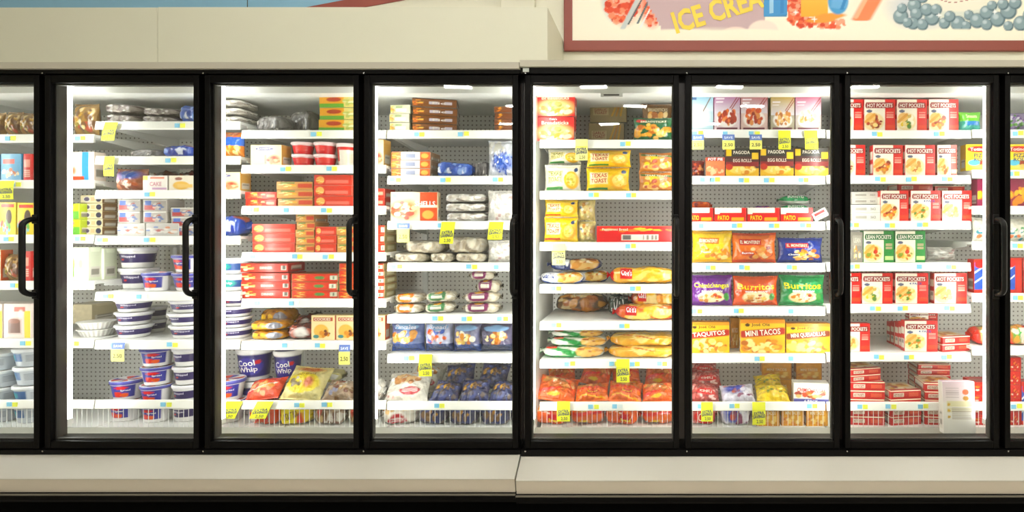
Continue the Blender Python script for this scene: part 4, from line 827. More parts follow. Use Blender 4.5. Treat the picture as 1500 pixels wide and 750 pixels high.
# ------------------------------------------------------------------ PLACEMENT (bay, shelf, kind, photo x0, x1, top)
# bay 0
for a in [(-40, -2), (0, 24), (22, 47)]: P_(0, 1, 'brwn', a[0], a[1], 158+rnd.uniform(0, 6))
P_(0, 1, 'brwn', 50, 80, 160); P_(0, 1, 'brwn', 98, 136, 150)
P_(0, 2, 'bluebx', -34, -2, 226); P_(0, 2, 'bluebx', 0, 31, 225); P_(0, 2, 'redbx', 33, 45, 225); P_(0, 2, 'wob', 90, 137, 222)
P_(0, 3, 'yelbx', -42, -4, 296, 1); P_(0, 3, 'yelbx', -2, 22, 296); P_(0, 3, 'yelbx', 24, 50, 297)
P_(0, 3, 'yest', 92, 116, 298, 2, yf=.34); P_(0, 3, 'oval', 116, 152, 286, 5, yf=.38, rz=-6)
P_(0, 4, 'cook', -30, 0, 366); P_(0, 4, 'brwn', 2, 22, 372); P_(0, 4, 'redbx', 26, 44, 368); P_(0, 4, 'grw', 94, 128, 362); P_(0, 4, 'grw', 129, 152, 364, yf=.38)
P_(0, 5, 'cake', -32, 2, 445); P_(0, 5, 'cake', 4, 44, 445); P_(0, 5, 'pan', 95, 143, 474, 2); P_(0, 5, 'tanlow', 98, 134, 446, 1, yf=.46, yb=474)
for a, tp in (((-52, 0), 520), ((2, 48), 512)): P_(0, 6, 'tubg', a[0], a[1], tp, 4)
P_(0, 6, 'tubg', -100, -56, 520, 3)
# bay 1
P_(1, 1, 'frb', 142, 196, 150, 2); P_(1, 1, 'frb', 196, 254, 156, 2); P_(1, 1, 'blst', 256, 296, 150); P_(1, 1, 'frw', 298, 352, 142, 3)
P_(1, 2, 'blso', 232, 280, 210); P_(1, 2, 'frd', 180, 230, 216); P_(1, 2, 'blor', 318, 352, 192)
P_(1, 3, 'blbr', 160, 206, 246); P_(1, 3, 'pinkw', 208, 244, 257); P_(1, 3, 'yelw', 246, 284, 257); P_(1, 3, 'rbrn', 212, 246, 248, yf=.46); P_(1, 3, 'rbrn', 250, 284, 248, yf=.46); P_(1, 3, 'cream', 300, 352, 252)
P_(1, 4, 'trayb', 170, 212, 327, 1); P_(1, 4, 'trayb', 213, 262, 327, 1); P_(1, 4, 'tray', 172, 204, 292, 2, yb=327); P_(1, 4, 'tray', 208, 243, 292, 2, yb=327); P_(1, 4, 'tray', 250, 288, 304, 3); P_(1, 4, 'blso', 300, 352, 314)
P_(1, 5, 'tubp', 158, 206, 363, 2, yf=.40); P_(1, 5, 'tubr', 195, 233, 400, 1, yf=.285); P_(1, 5, 'tubr', 236, 286, 374, 2); P_(1, 5, 'tubt', 300, 352, 378, 2)
P_(1, 6, 'tubp', 152, 199, 440, 3, yf=.31); P_(1, 6, 'tubp', 204, 230, 450, 2, yf=.50); P_(1, 6, 'tubp', 231, 282, 441, 3); P_(1, 6, 'tubp', 306, 352, 434, 4)
P_(1, 7, 'tubr', 192, 234, 512, 4, yf=.31); P_(1, 7, 'tubp', 240, 280, 512, 4, yf=.33); P_(1, 7, 'tubp', 198, 232, 508, 4, yf=.53); P_(1, 7, 'tubr', 146, 188, 560, 2, yf=.33)
P_(1, 7, 'tubr', 292, 340, 560, 2)
# bay 2
P_(2, 1, 'frd', 366, 412, 166); P_(2, 1, 'frd', 414, 458, 158, yf=.40); P_(2, 1, 'ygr', 467, 522, 140, 3)
P_(2, 2, 'cream', 366, 413, 212); P_(2, 2, 'redt', 419, 451, 207, 2); P_(2, 2, 'redt', 452, 484, 207, 2); P_(2, 2, 'redtt', 486, 515, 209); P_(2, 2, 'cream', 530, 562, 204)
P_(2, 3, 'redsn', 358, 404, 281, 2); P_(2, 3, 'tanb', 405, 457, 266, 3); P_(2, 3, 'rpink', 460, 516, 256, 3); P_(2, 3, 'redsn', 524, 563, 276, 2)
P_(2, 4, 'rpink', 369, 432, 328, 3); P_(2, 4, 'tanb', 433, 460, 314, 5); P_(2, 4, 'rpink', 461, 492, 332, 3); P_(2, 4, 'tanb', 493, 522, 332, 3); P_(2, 4, 'rbox2', 530, 563, 330, 3)
P_(2, 5, 'rbox', 353, 424, 400, 3); P_(2, 5, 'rbox', 351, 421, 386, 1, yb=399); P_(2, 5, 'rbox2', 426, 494, 401, 3); P_(2, 5, 'rbox2', 496, 563, 386, 5)
P_(2, 6, 'ybag', 362, 416, 470, 2); P_(2, 6, 'ybag', 376, 422, 453, 1, yf=.42, yb=478); P_(2, 6, 'rbrn', 414, 456, 474, 1); P_(2, 6, 'rbrn', 425, 458, 460, 1, yf=.45); P_(2, 6, 'cook', 455, 490, 462); P_(2, 6, 'cook', 491, 526, 462); P_(2, 6, 'cook', 534, 564, 462)
P_(2, 7, 'tubc', 334, 382, 513, 2, rz=4, yf=.455); P_(2, 7, 'tubc', 390, 428, 516, 2, rz=8, yf=.46)
for a, e, kk in ((356, 404, 'orred'), (406, 452, 'yellg'), (454, 500, 'mixb'), (503, 546, 'mixb')): P_(2, 7, kk, a, e, 592, yf=.285)
P_(2, 7, 'orrp', 350, 402, 558, yf=.295, yb=591, tilt=52, roll=-8, rz=0); P_(2, 7, 'yelp', 404, 464, 540, yf=.295, yb=591, tilt=42, roll=4, rz=0); P_(2, 7, 'mixp', 466, 512, 560, yf=.295, yb=591, tilt=50, roll=3, rz=0)
P_(2, 7, 'whc', 516, 556, 560, yf=.29, yb=591); P_(2, 7, 'ysm', 452, 496, 545, yf=.48, yb=562)
# bay 3
P_(3, 1, 'sgry', 570, 600, 153, 3, rz=-3); P_(3, 1, 'sbro', 606, 668, 145, 4, rz=14, yf=.33); P_(3, 1, 'sbro2', 724, 750, 156, 4)
P_(3, 2, 'sora', 573, 630, 222, 3); P_(3, 2, 'blst', 636, 690, 234, 1); P_(3, 2, 'frd', 688, 716, 234, 1, yf=.36); P_(3, 2, 'whbl', 712, 750, 204, yf=.32)
P_(3, 3, 'shell', 572, 640, 281); P_(3, 3, 'frw', 647, 713, 282, 3); P_(3, 3, 'frp', 712, 752, 278)
P_(3, 4, 'frg', 568, 624, 370, 1); P_(3, 4, 'frg', 624, 662, 370, 1); P_(3, 4, 'frg', 660, 712, 370, 1); P_(3, 4, 'frg', 584, 648, 351, 1, yf=.33, yb=371.5); P_(3, 4, 'frg', 648, 712, 345, 1, yf=.33, yb=371.5); P_(3, 4, 'frp', 712, 752, 352, 1)
P_(3, 5, 'bro', 572, 616, 430, 2); P_(3, 5, 'brg', 617, 664, 428, 2); P_(3, 5, 'brp', 674, 730, 428, 2); P_(3, 5, 'brp', 693, 730, 410, 1, yf=.33, yb=430); P_(3, 5, 'brp', 684, 722, 396, 1, yf=.33, yb=411)
P_(3, 6, 'blu1', 567, 617, 472); P_(3, 6, 'blu2', 618, 660, 472); P_(3, 6, 'blu3', 660, 702, 474); P_(3, 6, 'blu4', 700, 750, 475)
for a, e, kk in ((554, 606, 'whred'), (609, 653, 'bluheap'), (655, 699, 'bluheap'), (701, 748, 'bluheap')): P_(3, 7, kk, a, e, 596, yf=.285)
P_(3, 7, 'whp', 556, 622, 548, yf=.295, yb=594, tilt=46, roll=-5, rz=0)
for a, e, tp, ro, ti in ((626, 668, 562, 7, 54), (668, 712, 558, -6, 50), (713, 750, 560, 4, 52)): P_(3, 7, 'blup', a, e, tp, yf=.295, yb=594, tilt=ti, roll=ro, rz=0)
for a, e, tp, ro, ti in ((646, 690, 536, -8, 42), (696, 738, 534, 6, 42)): P_(3, 7, 'blup', a, e, tp, yf=.44, yb=574, tilt=ti, roll=ro, rz=0)
P_(3, 7, 'whp', 590, 640, 534, yf=.50, yb=578, tilt=36, roll=10, rz=0)
# bay 4
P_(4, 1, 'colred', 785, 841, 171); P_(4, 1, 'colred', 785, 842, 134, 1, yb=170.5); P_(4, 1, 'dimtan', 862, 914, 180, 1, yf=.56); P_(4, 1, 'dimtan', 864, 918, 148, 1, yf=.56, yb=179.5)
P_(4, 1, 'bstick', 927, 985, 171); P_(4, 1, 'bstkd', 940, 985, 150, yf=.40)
P_(4, 2, 'txw', 796, 850, 240, 1); P_(4, 2, 'txw', 800, 850, 217, 1, yb=240, yf=.34); P_(4, 2, 'txy', 857, 922, 244); P_(4, 2, 'txy', 858, 924, 218, 1, yb=244); P_(4, 2, 'crois', 935, 988, 222, 2)
P_(4, 3, 'txy2', 794, 845, 318); P_(4, 3, 'txy2', 795, 845, 292, 1, yb=318); P_(4, 3, 'txs', 845, 872, 292, 2, yf=.34); P_(4, 3, 'txs', 787, 798, 292, 2, yf=.5, rz=0); P_(4, 3, 'pepb', 874, 985, 331)
P_(4, 4, 'blubr', 786, 852, 398); P_(4, 4, 'blubr', 830, 890, 396, yf=.40); P_(4, 4, 'navbr', 800, 880, 378, 1, yb=397, yf=.36); P_(4, 4, 'colb', 888, 990, 391)
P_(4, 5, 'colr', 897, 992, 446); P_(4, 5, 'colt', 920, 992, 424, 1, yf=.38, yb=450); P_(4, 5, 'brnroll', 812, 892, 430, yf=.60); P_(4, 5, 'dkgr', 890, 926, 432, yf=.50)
P_(4, 6, 'grbr', 788, 884, 508); P_(4, 6, 'grbr', 800, 888, 494, 1, yb=509, yf=.34); P_(4, 6, 'grbr', 802, 884, 484, 1, yb=495, yf=.38); P_(4, 6, 'gold', 884, 990, 508); P_(4, 6, 'gold', 888, 990, 490, 1, yb=508, yf=.33)
for a, e, kk in ((780, 831, 'orbag'), (832, 884, 'orbag2'), (885, 937, 'orbag'), (938, 989, 'orbag2')): P_(4, 7, kk, a, e, 596, yf=.285)
for a, e, tp, kk, ro, ti in ((784, 842, 556, 'orp2', 8, 50), (840, 890, 566, 'orp', -6, 56), (890, 940, 562, 'orp', 5, 54), (940, 990, 564, 'orp2', -4, 52)): P_(4, 7, kk, a, e, tp, yf=.295, yb=593, tilt=ti, roll=ro, rz=0)
for a, e, tp, kk, ro, ti in ((800, 842, 538, 'orp2', -10, 44), (848, 892, 532, 'orp2', 16, 42), (896, 938, 536, 'orp', -8, 44), (944, 988, 532, 'orp2', 6, 40)): P_(4, 7, kk, a, e, tp, yf=.50, yb=572, tilt=ti, roll=ro, rz=0)
# bay 5
P_(5, 1, 'as1', 1006, 1045, 134); P_(5, 1, 'as2', 1046, 1084, 134); P_(5, 1, 'as3', 1085, 1125, 135); P_(5, 1, 'as4', 1129, 1164, 140); P_(5, 1, 'as5', 1165, 1203, 140)
P_(5, 2, 'dkr', 1008, 1033, 234, yf=.36); P_(5, 2, 'potpie', 1034, 1062, 230); P_(5, 2, 'egg', 1063, 1112, 217); P_(5, 2, 'egg', 1113.5, 1163, 216); P_(5, 2, 'egg', 1164.5, 1214, 216)
for a, e in ((1006, 1045), (1046.5, 1093), (1094.5, 1142), (1143.5, 1191)): P_(5, 3, 'patio', a, e, 304)
P_(5, 3, 'orb', 1010, 1044, 293, 1, yf=.44, yb=308, dz=.0); P_(5, 3, 'pur', 1106, 1136, 300, 1, yf=.44); P_(5, 3, 'grn', 1142, 1190, 285, 2, yf=.46, yb=313); P_(5, 3, 'card', 1194, 1216, 312, yf=.285, roll=-28, tilt=6)
P_(5, 4, 'mony', 1014, 1074, 338); P_(5, 4, 'mono', 1073, 1139, 341); P_(5, 4, 'monb', 1141, 1208, 348)
P_(5, 5, 'bup', 1011, 1074, 403); P_(5, 5, 'buo', 1075, 1142, 405); P_(5, 5, 'bug', 1143, 1210, 403)
P_(5, 6, 'taq', 1008, 1069, 472); P_(5, 6, 'ybk', 1070, 1083, 466, yf=.42); P_(5, 6, 'tac', 1085, 1150, 468); P_(5, 6, 'que', 1152, 1216, 474)
for a, e, kk in ((1007, 1053, 'pinkb'), (1056, 1104, 'bluw')): P_(5, 7, kk, a, e, 596, yf=.285)
for a, e in ((1108, 1142), (1145, 1178), (1181, 1213)): P_(5, 7, 'ybk', a, e, 592, yf=.285)
P_(5, 7, 'pkp', 1008, 1056, 564, yf=.295, yb=595, tilt=50, roll=4, rz=0); P_(5, 7, 'pkp', 1012, 1058, 546, yf=.44, yb=574, tilt=44, roll=-6, rz=0); P_(5, 7, 'pkp', 1010, 1052, 530, yf=.57, yb=556, tilt=34, rz=0)
P_(5, 7, 'blwp', 1058, 1108, 566, yf=.295, yb=595, tilt=50, roll=-4, rz=0)
P_(5, 7, 'yelpp', 1110, 1160, 568, yf=.295, yb=591, tilt=60, roll=3, rz=0); P_(5, 7, 'yelpp', 1108, 1148, 552, yf=.44, yb=574, tilt=42, roll=-5, rz=0); P_(5, 7, 'chim', 1163, 1214, 562, yf=.29, yb=591.5, rz=-6)
P_(5, 7, 'ybk', 1116, 1160, 532, 1, yf=.62, yb=556); P_(5, 7, 'ybk', 1166, 1204, 532, 1, yf=.62, yb=556); P_(5, 7, 'ybk', 1116, 1160, 556, 1, yf=.62, yb=580); P_(5, 7, 'ybk', 1166, 1204, 556, 1, yf=.62, yb=580); P_(5, 7, 'ybk', 1116, 1160, 580.5, 1, yf=.62); P_(5, 7, 'ybk', 1166, 1204, 580.5, 1, yf=.62)
# bay 6
for a, e, kk in ((1222, 1265, 'hp1'), (1266, 1312, 'hp3'), (1314, 1359, 'hp2'), (1360.5, 1405, 'hp1')): P_(6, 1, kk, a, e, 145)
P_(6, 1, 'grnpk', 1407, 1440, 163)
for a, e, kk in ((1224, 1268, 'hp3'), (1279, 1324, 'hp1'), (1326, 1371, 'hp4'), (1373, 1402, 'hp6')): P_(6, 2, kk, a, e, 212)
P_(7, 2, 'piz', 1416, 1462, 211)
P_(6, 3, 'wflat', 1248, 1289, 300, 2); P_(6, 3, 'wflat', 1248, 1288, 281, 2, yb=299.5, yf=.34)
for a, e, kk in ((1290, 1332, 'hp1'), (1334, 1378.5, 'hp5'), (1380, 1424, 'hp4')): P_(6, 3, kk, a, e, 279)
P_(6, 3, 'hpflat', 1316, 1366, 316, 2, yf=.42); P_(6, 3, 'hpflat', 1316, 1366, 269, 4, yf=.42, yb=315.5); P_(6, 3, 'hpflat', 1370, 1414, 272, 5, yf=.42)
P_(6, 4, 'leang', 1247, 1264, 340); P_(6, 4, 'lean', 1265, 1310, 338); P_(6, 4, 'lean', 1311.5, 1356, 338); P_(6, 4, 'frp', 1362, 1405, 362, yf=.45)
for a, e, kk in ((1219, 1261, 'hp3'), (1262.5, 1308, 'hp2'), (1312, 1360, 'hp5'), (1369, 1417, 'hp4')): P_(6, 5, kk, a, e, 400)
P_(6, 6, 'hp4', 1230, 1275, 474); P_(6, 6, 'hp5', 1326, 1374, 470)
for i in range(4): P_(6, 6, 'hp4', 1322-i*6, 1371-i*6, 472+i*0, yf=.355+i*.055, rz=0)
P_(6, 6, 'hp1', 1332, 1374, 459, 1, yf=.50, yb=474, dz=.012); P_(6, 6, 'hpflat', 1378, 1424, 493, 2, yf=.31, rz=12)
P_(6, 7, 'hpflat', 1246, 1296, 560, 5, yf=.30, rz=-4); P_(6, 7, 'hpflat', 1304, 1352, 572, 4, yf=.30, rz=8); P_(6, 7, 'hpflat', 1244, 1294, 540, 2, yf=.32, yb=559, rz=14)
P_(6, 7, 'hpflat', 1356, 1404, 562, 5, yf=.30, rz=-6); P_(6, 7, 'hpflat', 1346, 1392, 534, 9, yf=.50, rz=-4); P_(6, 7, 'hpflat', 1404, 1436, 570, 4, yf=.36, rz=0)
P_(6, 7, 'fallen', 1383, 1430, 561, yf=.14, yb=637, tilt=4, rz=-2)
# bay 7
P_(7, 1, 'purgr', 1474, 1508, 164); P_(7, 1, 'purgr', 1510, 1545, 166); P_(7, 2, 'piz', 1474, 1520, 211); P_(7, 3, 'magf', 1474, 1520, 262); P_(7, 3, 'magf', 1432, 1472, 262); P_(7, 4, 'whgr', 1430, 1470, 318); P_(7, 4, 'whgr', 1476, 1518, 320)
P_(7, 5, 'rbst', 1428, 1456, 380); P_(7, 5, 'redgr', 1458, 1474, 392, 2); P_(7, 5, 'rbst', 1474, 1498, 378); P_(7, 5, 'redst', 1500, 1545, 378, 3); P_(7, 6, 'redgr', 1430, 1472, 480); P_(7, 6, 'redgr', 1474, 1520, 478)
P_(7, 7, 'redst', 1474, 1496, 524, 5); P_(7, 7, 'rbst', 1497, 1520, 560); P_(7, 7, 'redst', 1428, 1468, 560, 4)

# ------------------------------------------------------------------ labels
def doorword(q):
    x, bq = q['x'], q['bay']
    xs = (q['o'].location.x/ (D+q['yf']) * D)/U+PX0     # where the eye meets the door plane
    di = 7
    for i, (p0, p1) in enumerate(doors):
        if p0 <= xs < p1: di = i; break
    if di == bq: return DOORW[bq]+' door'
    return ('left' if di > bq else 'right')+' edge of '+DOORW[di]+' door'
BOOST[0] = False
groups = {}
for q in PLACED:
    q['dw'] = doorword(q); groups.setdefault((q['k']['desc'], q['bay'], q['row'], q['dw']), []).append(q)
ORD = ['leftmost', 'second', 'third', 'fourth', 'fifth', 'sixth']
for (desc, bay, row, dw), L in groups.items():
    where = ('basket' if row == len(ROWS[bay]) else RORD[row-1]+' shelf')+', '+dw
    cols = []
    for q in sorted(L, key=lambda q: q['x']):
        for cgrp in cols:
            if abs(cgrp[0]['x']-q['x']) < (24 if row == len(ROWS[bay]) else 20): cgrp.append(q); break
        else: cols.append([q])
    for ci, cg in enumerate(cols):
        flat = max(q['z'] for q in cg)-min(q['z'] for q in cg) < .012
        cg.sort(key=lambda q: (q['yf'] if flat else (-round(q['z'], 3), q['yf'])))
        if len(cols) == 1: cp = ''
        elif len(cols) == 2: cp = ('left', 'right')[ci]
        elif len(cols) == 3: cp = ('left', 'middle', 'right')[ci]
        else: cp = ORD[ci] if ci == 0 else (ORD[ci]+' from left' if ci < 6 else 'rightmost')
        for li, q in enumerate(cg):
            if len(cg) == 1: lp = ''
            elif flat: lp = 'frontmost' if li == 0 else ('rearmost' if li == len(cg)-1 else ('second', 'third', 'fourth', 'fifth', 'sixth')[li-1]+' back')
            elif li == 0: lp = 'uppermost'
            elif li == len(cg)-1: lp = 'lowest'
            else: lp = ('', 'second', 'third', 'fourth', 'fifth', 'sixth', 'seventh', 'eighth', 'ninth', 'tenth', 'eleventh', 'twelfth', 'thirteenth')[li]+' down'
            pos = (lp+' in '+cp+' stack' if lp and cp else lp+' of stack' if lp else cp)
            lab = ', '.join(s for s in (desc, pos, where) if s)
            n = len(lab.split())
            if n > 16: lab = lab.replace(' in '+cp+' stack', ' '+cp) ; n = len(lab.split())
            if n > 16: print('LONG', n, lab)
            tag(q['o'], lab, q['k']['cat'], (desc+' packages')[:60] if sum(1 for z in PLACED if z['k'] is q['k']) > 1 else None)

# ------------------------------------------------------------------ hanging price tags
def hang(x0, x1, y0, y1, lab, blue=0.0, sl=0.0, pale=False, yf=YS-.016):
    s = sc(yf); w = (x1-x0)*s; h = (y1-y0)*s; mb = MB(); mb.c = []
    ye = 'eee98a' if pale else 'e4e61e'
    ops = [('bg', ye), ('r', 0, .60, 1, .66, 'cfd01a'), ('t', 'EXTRA', .5, .52, .78, .13, '1c2a5a', 4), ('t', 'EXTRA', .5, .525, .78, .13, '1c2a5a', 4), ('t', 'SAVINGS', .5, .37, .9, .15, '1c2a5a', 4), ('t', 'SAVINGS', .51, .375, .9, .15, '1c2a5a', 4), ('t', '2.50', .56, .15, .5, .16, '4a4a3a')]
    if blue: ops = [('bg', 'f0ea72'), ('r', 0, 1-blue, 1, 1, '5a76c0' if blue < .5 else '8fc0e8'), ('t', 'SAVE', .5, 1-blue*.5, .7, blue*.4, 'e8eef8'), ('t', '2.50', .5, .30, .7, .22, '4a4a3a')]
    im = raster(ops, 14, 20)
    def fn(u, v, l=0): return (-w/2+u*w+sl*h*(v-1), -.006*math.sin((1-v)*2.4)-l, h*(v-1))
    for side in (0, 1):
        b0 = len(mb.v)
        for j in range(20):
            for i in range(14):
                x, y, z = fn(i/13, j/19); mb.v.append((x, y+side*.0008, z)); mb.c.append(tuple(im[j, i]))
        for j in range(19):
            for i in range(13): a = b0+j*14+i; q = [a, a+1, a+15, a+14]; mb.f.append(q if side == 0 else q[::-1]); mb.m.append(0)
    add_text(mb, ops, lambda u, v: fn(u, v, .0008))
    o = bpy.data.objects.new('price_tag', mb.mesh('price_tag', PAPER, recalc=False)); COL.objects.link(o)
    o.location = (X((x0+x1)/2, yf), yf, Z(y0, yf)); 
    clip = MB().box(-w*.4, w*.4, .0005, .0125, -.014, -.004); clip.build('clip', WHITEL, o)
    tag(o, lab, 'price tag', 'hanging price tags')
T = 'yellow price tag hanging from '
hang(-2, 21, 265, 292, T+'the second shelf behind the far left door')
hang(154, 173, 179, 206, T+'the top shelf, second door', sl=.18)
hang(153, 168, 229, 258, T+'the second shelf, second door')
hang(164, 183, 502, 529, 'blue topped price tag under the sixth shelf of tubs, second door', blue=.36)
hang(332, 356, 588, 613, T+'the basket, left of two, third door', sl=.45)
hang(377, 401, 588, 613, T+'the basket, right of two, third door', sl=.45)
hang(497, 513, 505, 534, 'blue topped price tag under the cookie box shelf, third door', blue=.36)
hang(582, 600, 327, 355, 'blue topped pale price tag under the pasta shells box, fourth door', blue=.30)
hang(647, 667, 325, 357, T+'the third shelf under white frosty bags, fourth door', sl=.10)
hang(717, 738, 325, 351, T+'the third shelf, nearest the handle, fourth door', sl=.10)
hang(614, 633, 519, 551, T+'the blue loaf bag shelf, fourth door')
hang(843, 861, 204, 235, 'pale yellow price tag hanging from the top shelf, fifth door', pale=True)
hang(809, 828, 357, 388, 'pale yellow price tag on the third shelf, fifth door', pale=True)
hang(903, 922, 526, 560, T+'the sixth shelf above orange bags, fifth door')
hang(816, 835, 588, 617, T+'the basket of orange bags, fifth door')
hang(1013, 1031, 197, 219, 'blue and yellow price tag, leftmost on the top shelf, sixth door', blue=.42)
hang(1058, 1076, 197, 219, 'blue and yellow price tag, second on the top shelf, sixth door', blue=.42)
hang(1098, 1116, 197, 219, 'blue and yellow price tag, third on the top shelf, sixth door', blue=.42)
hang(1140, 1158, 191, 219, T+'the top shelf, left of two, sixth door')
hang(1178, 1197, 191, 219, T+'the top shelf, right of two, sixth door', sl=-.05)
hang(1027, 1044, 589, 617, T+'the basket under pink meat bags, sixth door')
hang(1102, 1121, 589, 622, T+'the basket under yellow bags, sixth door')

# small placard in the top of the fifth bay
pm = MB().prism_y([(x, z) for x, z in ((X(880, .19), Z(142, .19)), (X(912, .19), Z(142, .19)), (X(912, .19), Z(131, .19)), (X(880, .19), Z(131, .19)))], .190, .199)
o = pm.build('temperature_gauge', WHITE); MB().box(X(884, .18), X(907, .18), .188, .190, Z(139.5, .18), Z(137.5, .18)).build('display', DARKV, o)
tag(o, 'small white gauge under the canopy behind the fifth door', 'gauge')

# ------------------------------------------------------------------ dessert sign on the wall
ys = .952; sx0, sxr = X(826, ys), X(1700, ys); sz0 = Z(75, ys); sz1 = sz0+1.35; fw = 15.5*sc(ys)
sg = empty('dessert_sign', (sx0, ys, sz0)); tag(sg, 'large white dessert mural sign in a brick red frame on the cream wall', 'sign')
def SP(n, mb, m):
    mb.v = [(x-sx0, y-ys, z-sz0) for x, y, z in mb.v]; return mb.build(n, m, sg)
f_ = MB(); f_.box(sx0, sxr, ys-.01, WY, sz0, sz0+fw, 0, .006).box(sx0, sxr, ys-.01, WY, sz1-fw, sz1, 0, .006).box(sx0, sx0+fw*.8, ys-.009, WY, sz0+.01, sz1-.01, 0, .006).box(sxr-fw*.8, sxr, ys-.009, WY, sz0+.01, sz1-.01, 0, .006)
SP('sign_frame', f_, SIGNRED)
gx0, gx1, gz0, gz1 = X(838, ys), X(1600, ys), Z(60, ys), Z(-70, ys)
Wd, Hd = gx1-gx0, gz1-gz0
def u_(px): return (px-838)/762
def v_(py): return (60-py)/130
OR = ['f06a3c', 'e8502a', 'f8906a', 'f4a888', 'd8401c']; BB = ['8fa8b0', '6a8690', 'b4c6cc', '56727c', 'a4b8bc']
ops = [('bg', 'faf6e4')]
def E(px, py, rx, ry, c_, k='e'): ops.append((k, u_(px), v_(py), rx/762, ry/130, c_))
def F_(px, py, rx, ry, pal, n, sz, seed):
    g = random.Random(seed)
    for i in range(n):
        a = g.uniform(0, 6.28); q = math.sqrt(g.random()); s_ = sz*g.uniform(.5, 1.3)
        E(px+rx*q*math.cos(a), py+ry*q*math.sin(a), s_, s_*.85, g.choice(pal))
E(905, -6, 28, 44, 'c4ccd0', 'soft'); E(915, -2, 30, 44, 'f8b8a0', 'soft'); F_(912, 0, 24, 34, OR, 110, 5, 3); E(955, 5, 22, 40, 'f4886a', 'soft'); F_(955, 10, 13, 28, OR, 60, 4, 5)
ops += [('l', u_(912), v_(42), u_(965), v_(-60), .006, 'c8d0d0'), ('l', u_(920), v_(36), u_(972), v_(-60), .002, '4a5a60'), ('l', u_(934), v_(34), u_(980), v_(-60), .0025, '5a6a70'), ('l', u_(938), v_(40), u_(990), v_(-60), .002, 'f0f4f4')]
# lavender tub with lettering, sherbet, ice pops
for i in range(18):
    yy = 44-i*6; x0_ = 968-i*3.2
    ops.append(('r', u_(x0_), v_(yy), u_(1121), v_(yy-6.5), 'c9aeb4'))
E(1042, 58, 90, 20, 'faf4e2', 'soft'); E(1078, 52, 24, 14, 'f8e4d8'); E(1118, 46, 24, 18, 'fae8dc')
ops += [('r', u_(1155), v_(30), u_(1185), v_(-60), 'f0784e')]; F_(1170, 12, 17, 28, OR, 90, 4.5, 9); F_(1210, 34, 32, 7, OR, 60, 4, 12)
ops += [('g', u_(1119), v_(24), u_(1153), v_(-60), '5aa8e0', '2e86cc'), ('r', u_(1127), v_(20), u_(1133), v_(-60), '9fd0f0'), ('g', u_(1174), v_(24), u_(1213), v_(-60), 'f8b030', 'fce060'), ('l', u_(1200), v_(30), u_(1220), v_(22), .03, 'f8a038')]
E(1228, 2, 16, 20, '4aa0dc'); ops += [('l', u_(1228), v_(10), u_(1244), v_(-50), .018, '6ab4e8'), ('l', u_(1233), v_(14), u_(1256), v_(-50), .004, '2e86cc'), ('l', u_(1262), v_(28), u_(1312), v_(-60), .022, 'f08a58'), ('l', u_(1254), v_(26), u_(1300), v_(-60), .005, 'f8b890')]
E(1350, 10, 60, 40, 'd8dce0', 'soft'); E(1400, 8, 72, 26, 'dfe4d8'); E(1400, -2, 66, 20, 'f2f0e0')
ops += [('l', u_(1365), v_(-4), u_(1395), v_(4), .0025, 'a85a50'), ('l', u_(1395), v_(4), u_(1440), v_(-4), .0025, 'a85a50')]
g9 = random.Random(4)
for (bx, by, br_) in [(1320, 24, 12), (1340, 8, 11), (1343, 20, 10), (1338, 34, 10), (1366, 26, 12), (1358, 14, 10), (1384, 34, 9), (1404, 34, 12), (1420, 22, 8), (1432, 30, 12), (1446, 18, 11), (1462, 28, 12), (1478, 16, 13), (1496, 34, 12), (1510, 22, 12), (1478, 38, 8), (1530, 30, 12), (1550, 22, 12), (1352, 36, 9), (1372, 14, 9), (1330, 33, 8), (1392, 24, 9), (1416, 38, 8), (1446, 36, 9), (1470, 6, 9), (1488, 4, 10), (1454, 8, 8), (1322, 12, 8), (1352, -4, 9), (1336, -6, 8)]:
    E(bx, by, br_, br_, '56727c'); E(bx-1, by-1, br_*.86, br_*.84, '86a0aa'); E(bx-3, by-4, br_*.45, br_*.4, 'bccdd2', 'soft')
ops.append(('g', 0, 0, 1, v_(44), 'faf6e4', 'faf6e4'))
for q in range(6): E(900+q*100, 46, 62, 5, 'faf6e4', 'soft')
for sxp, syp in ((1376, 22), (1458, 17), (1166, 18), (1193, 28)): E(sxp, syp, 5, 1.2, 'fff', 'soft'); E(sxp, syp, 1.2, 5, 'fff', 'soft')
nx, ny = 520, 90
im = raster(ops, nx, ny); mb = MB(); mb.c = []
for j in range(ny):
    for i in range(nx): mb.v.append((gx0+Wd*i/(nx-1), ys+.004, gz0+Hd*j/(ny-1))); mb.c.append(tuple(im[j, i]))
for j in range(ny-1):
    for i in range(nx-1): a = j*nx+i; mb.f.append([a, a+1, a+nx+1, a+nx]); mb.m.append(0)
top_ops = [('t', 'ICE CREAM', u_(1048), v_(10), 150/762, 34/130*1.0, 'f6dc5a', 0)]
v2, f2 = text_mesh('ICE CREAM'); b0 = len(mb.v); ca, sa = math.cos(R(17)), math.sin(R(17)); W2 = 158*sc(ys); H2 = 33*sc(ys)
for ddx, ddz in ((0, 0),):
    b0 = len(mb.v)
    for x, y in v2: mb.v.append((X(1062, ys)+ddx+x*W2*ca-y*H2*sa, ys+.0025-.0009*(ddx+.007)/.003, Z(11, ys)+ddz+x*W2*sa+y*H2*ca)); mb.c.append(lin('f4d850'))
    for q in f2: mb.f.append([b0+i for i in q]); mb.m.append(0)
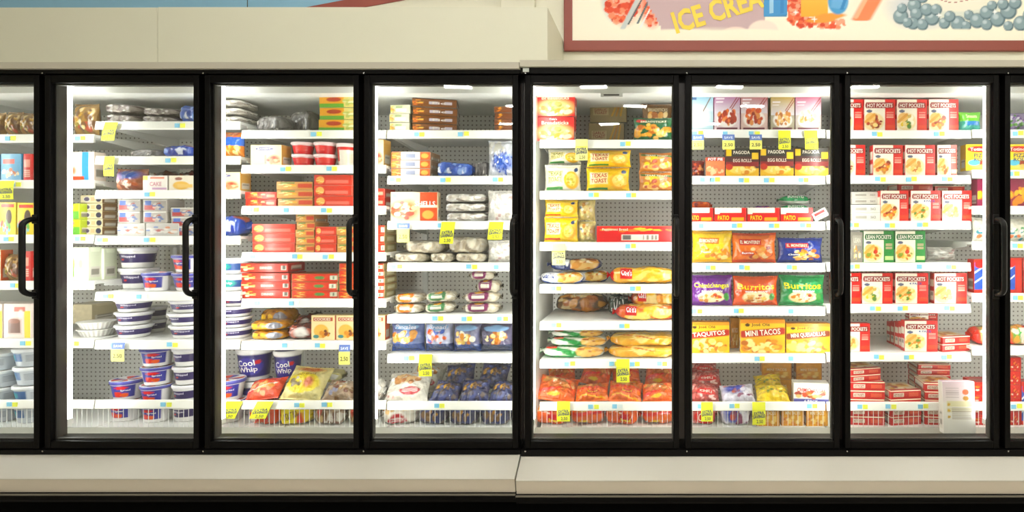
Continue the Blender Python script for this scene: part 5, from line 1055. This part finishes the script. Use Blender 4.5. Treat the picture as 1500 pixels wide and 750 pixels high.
for qx0, qx1, qc in ((1119, 1153, '3f96d6'), (1127, 1133, '9fd0f0'), (1143, 1148, '2e86cc')):     # ice pop printed over the last letter
    b0 = len(mb.v); dd = -.0006 if qx0 == 1119 else -.0012
    for qx, qz in ((qx0, 24 if qx0 == 1119 else 20), (qx1, 22 if qx0 == 1119 else 19), (qx1, -62), (qx0, -62)): mb.v.append((X(qx, ys), ys+dd, Z(qz, ys))); mb.c.append(lin(qc))
    mb.f.append([b0, b0+1, b0+2, b0+3]); mb.m.append(0)
mb.v = [(x-sx0, y-ys, z-sz0) for x, y, z in mb.v]
mo = bpy.data.objects.new('sign_print', mb.mesh('sign_print', PAPER, recalc=False)); COL.objects.link(mo); mo.parent = sg
SP('sign_board', MB().box(sx0+.01, sxr-.01, ys+.006, WY, sz0+.02, sz1-.02), mat('sign_board_white', 'f6f2e2', .5))
# painted mural on the wall above the soffit
mz = Z(11, sy)-.25; ym = WY-.004
mu = MB(); mu.prism_y([(-5.4, mz), (X(432, ym)-.0, mz), (X(432, ym), Z(20, ym)), (X(505, ym), Z(0, ym)), (X(640, ym), Z(-40, ym)), (X(760, ym), Z(-90, ym)), (-5.4, Z(-90, ym))], ym, WY, 0)
mo = mu.build('wall_mural', MURBLUE)
rs = MB().prism_y([(X(415, ym), Z(17, ym)), (X(470, ym), Z(22, ym)), (X(592, ym), Z(0, ym)), (X(720, ym), Z(-40, ym)), (X(860, ym), Z(-90, ym)), (X(760, ym), Z(-90, ym)), (X(640, ym), Z(-40, ym)), (X(505, ym), Z(0, ym))], ym-.002, WY, 0)
rs.build('mural_stripe', MURRED, mo); MB().box(X(362, ym), X(363, ym), ym-.0015, WY, mz, Z(-90, ym)).build('mural_seam', DARKV, mo)
tag(mo, 'blue wall mural with a brick red stripe above the soffit', 'mural')

# ------------------------------------------------------------------ store ceiling lights
cl = MB().box(-.27, .27, -.07, .07, -.07, -.012, 0, .004); 
proto = empty('ceiling_light', (0, 0, 4.4)); MB().box(-.30, .30, -.10, .10, -.045, 0, 0, .006).build('housing', WHITE, proto); cl.build('diffuser', CEILM, proto)
pos = [(x+(.6 if k % 2 else 0), y) for k, y in enumerate((-1.2, -3.4, -6.2, -9.3, -11.2, -13.6)) for x in (-4.6, -3.2, -1.8, -.4, 1.0, 2.4, 3.8) if not (x < -3 and y > -4) and not (k > 2 and round((x+4.6)/1.4) % 2 == k % 2)]
for i, (x, y) in enumerate(pos):
    o = proto if i == 0 else copy_tree(proto); o.location = (x, y, 4.4); o.rotation_euler.z = R(rnd.uniform(-16, 16))
    tag(o, 'white ceiling strip light glinting in the freezer door glass', 'ceiling light', 'store ceiling strip lights')
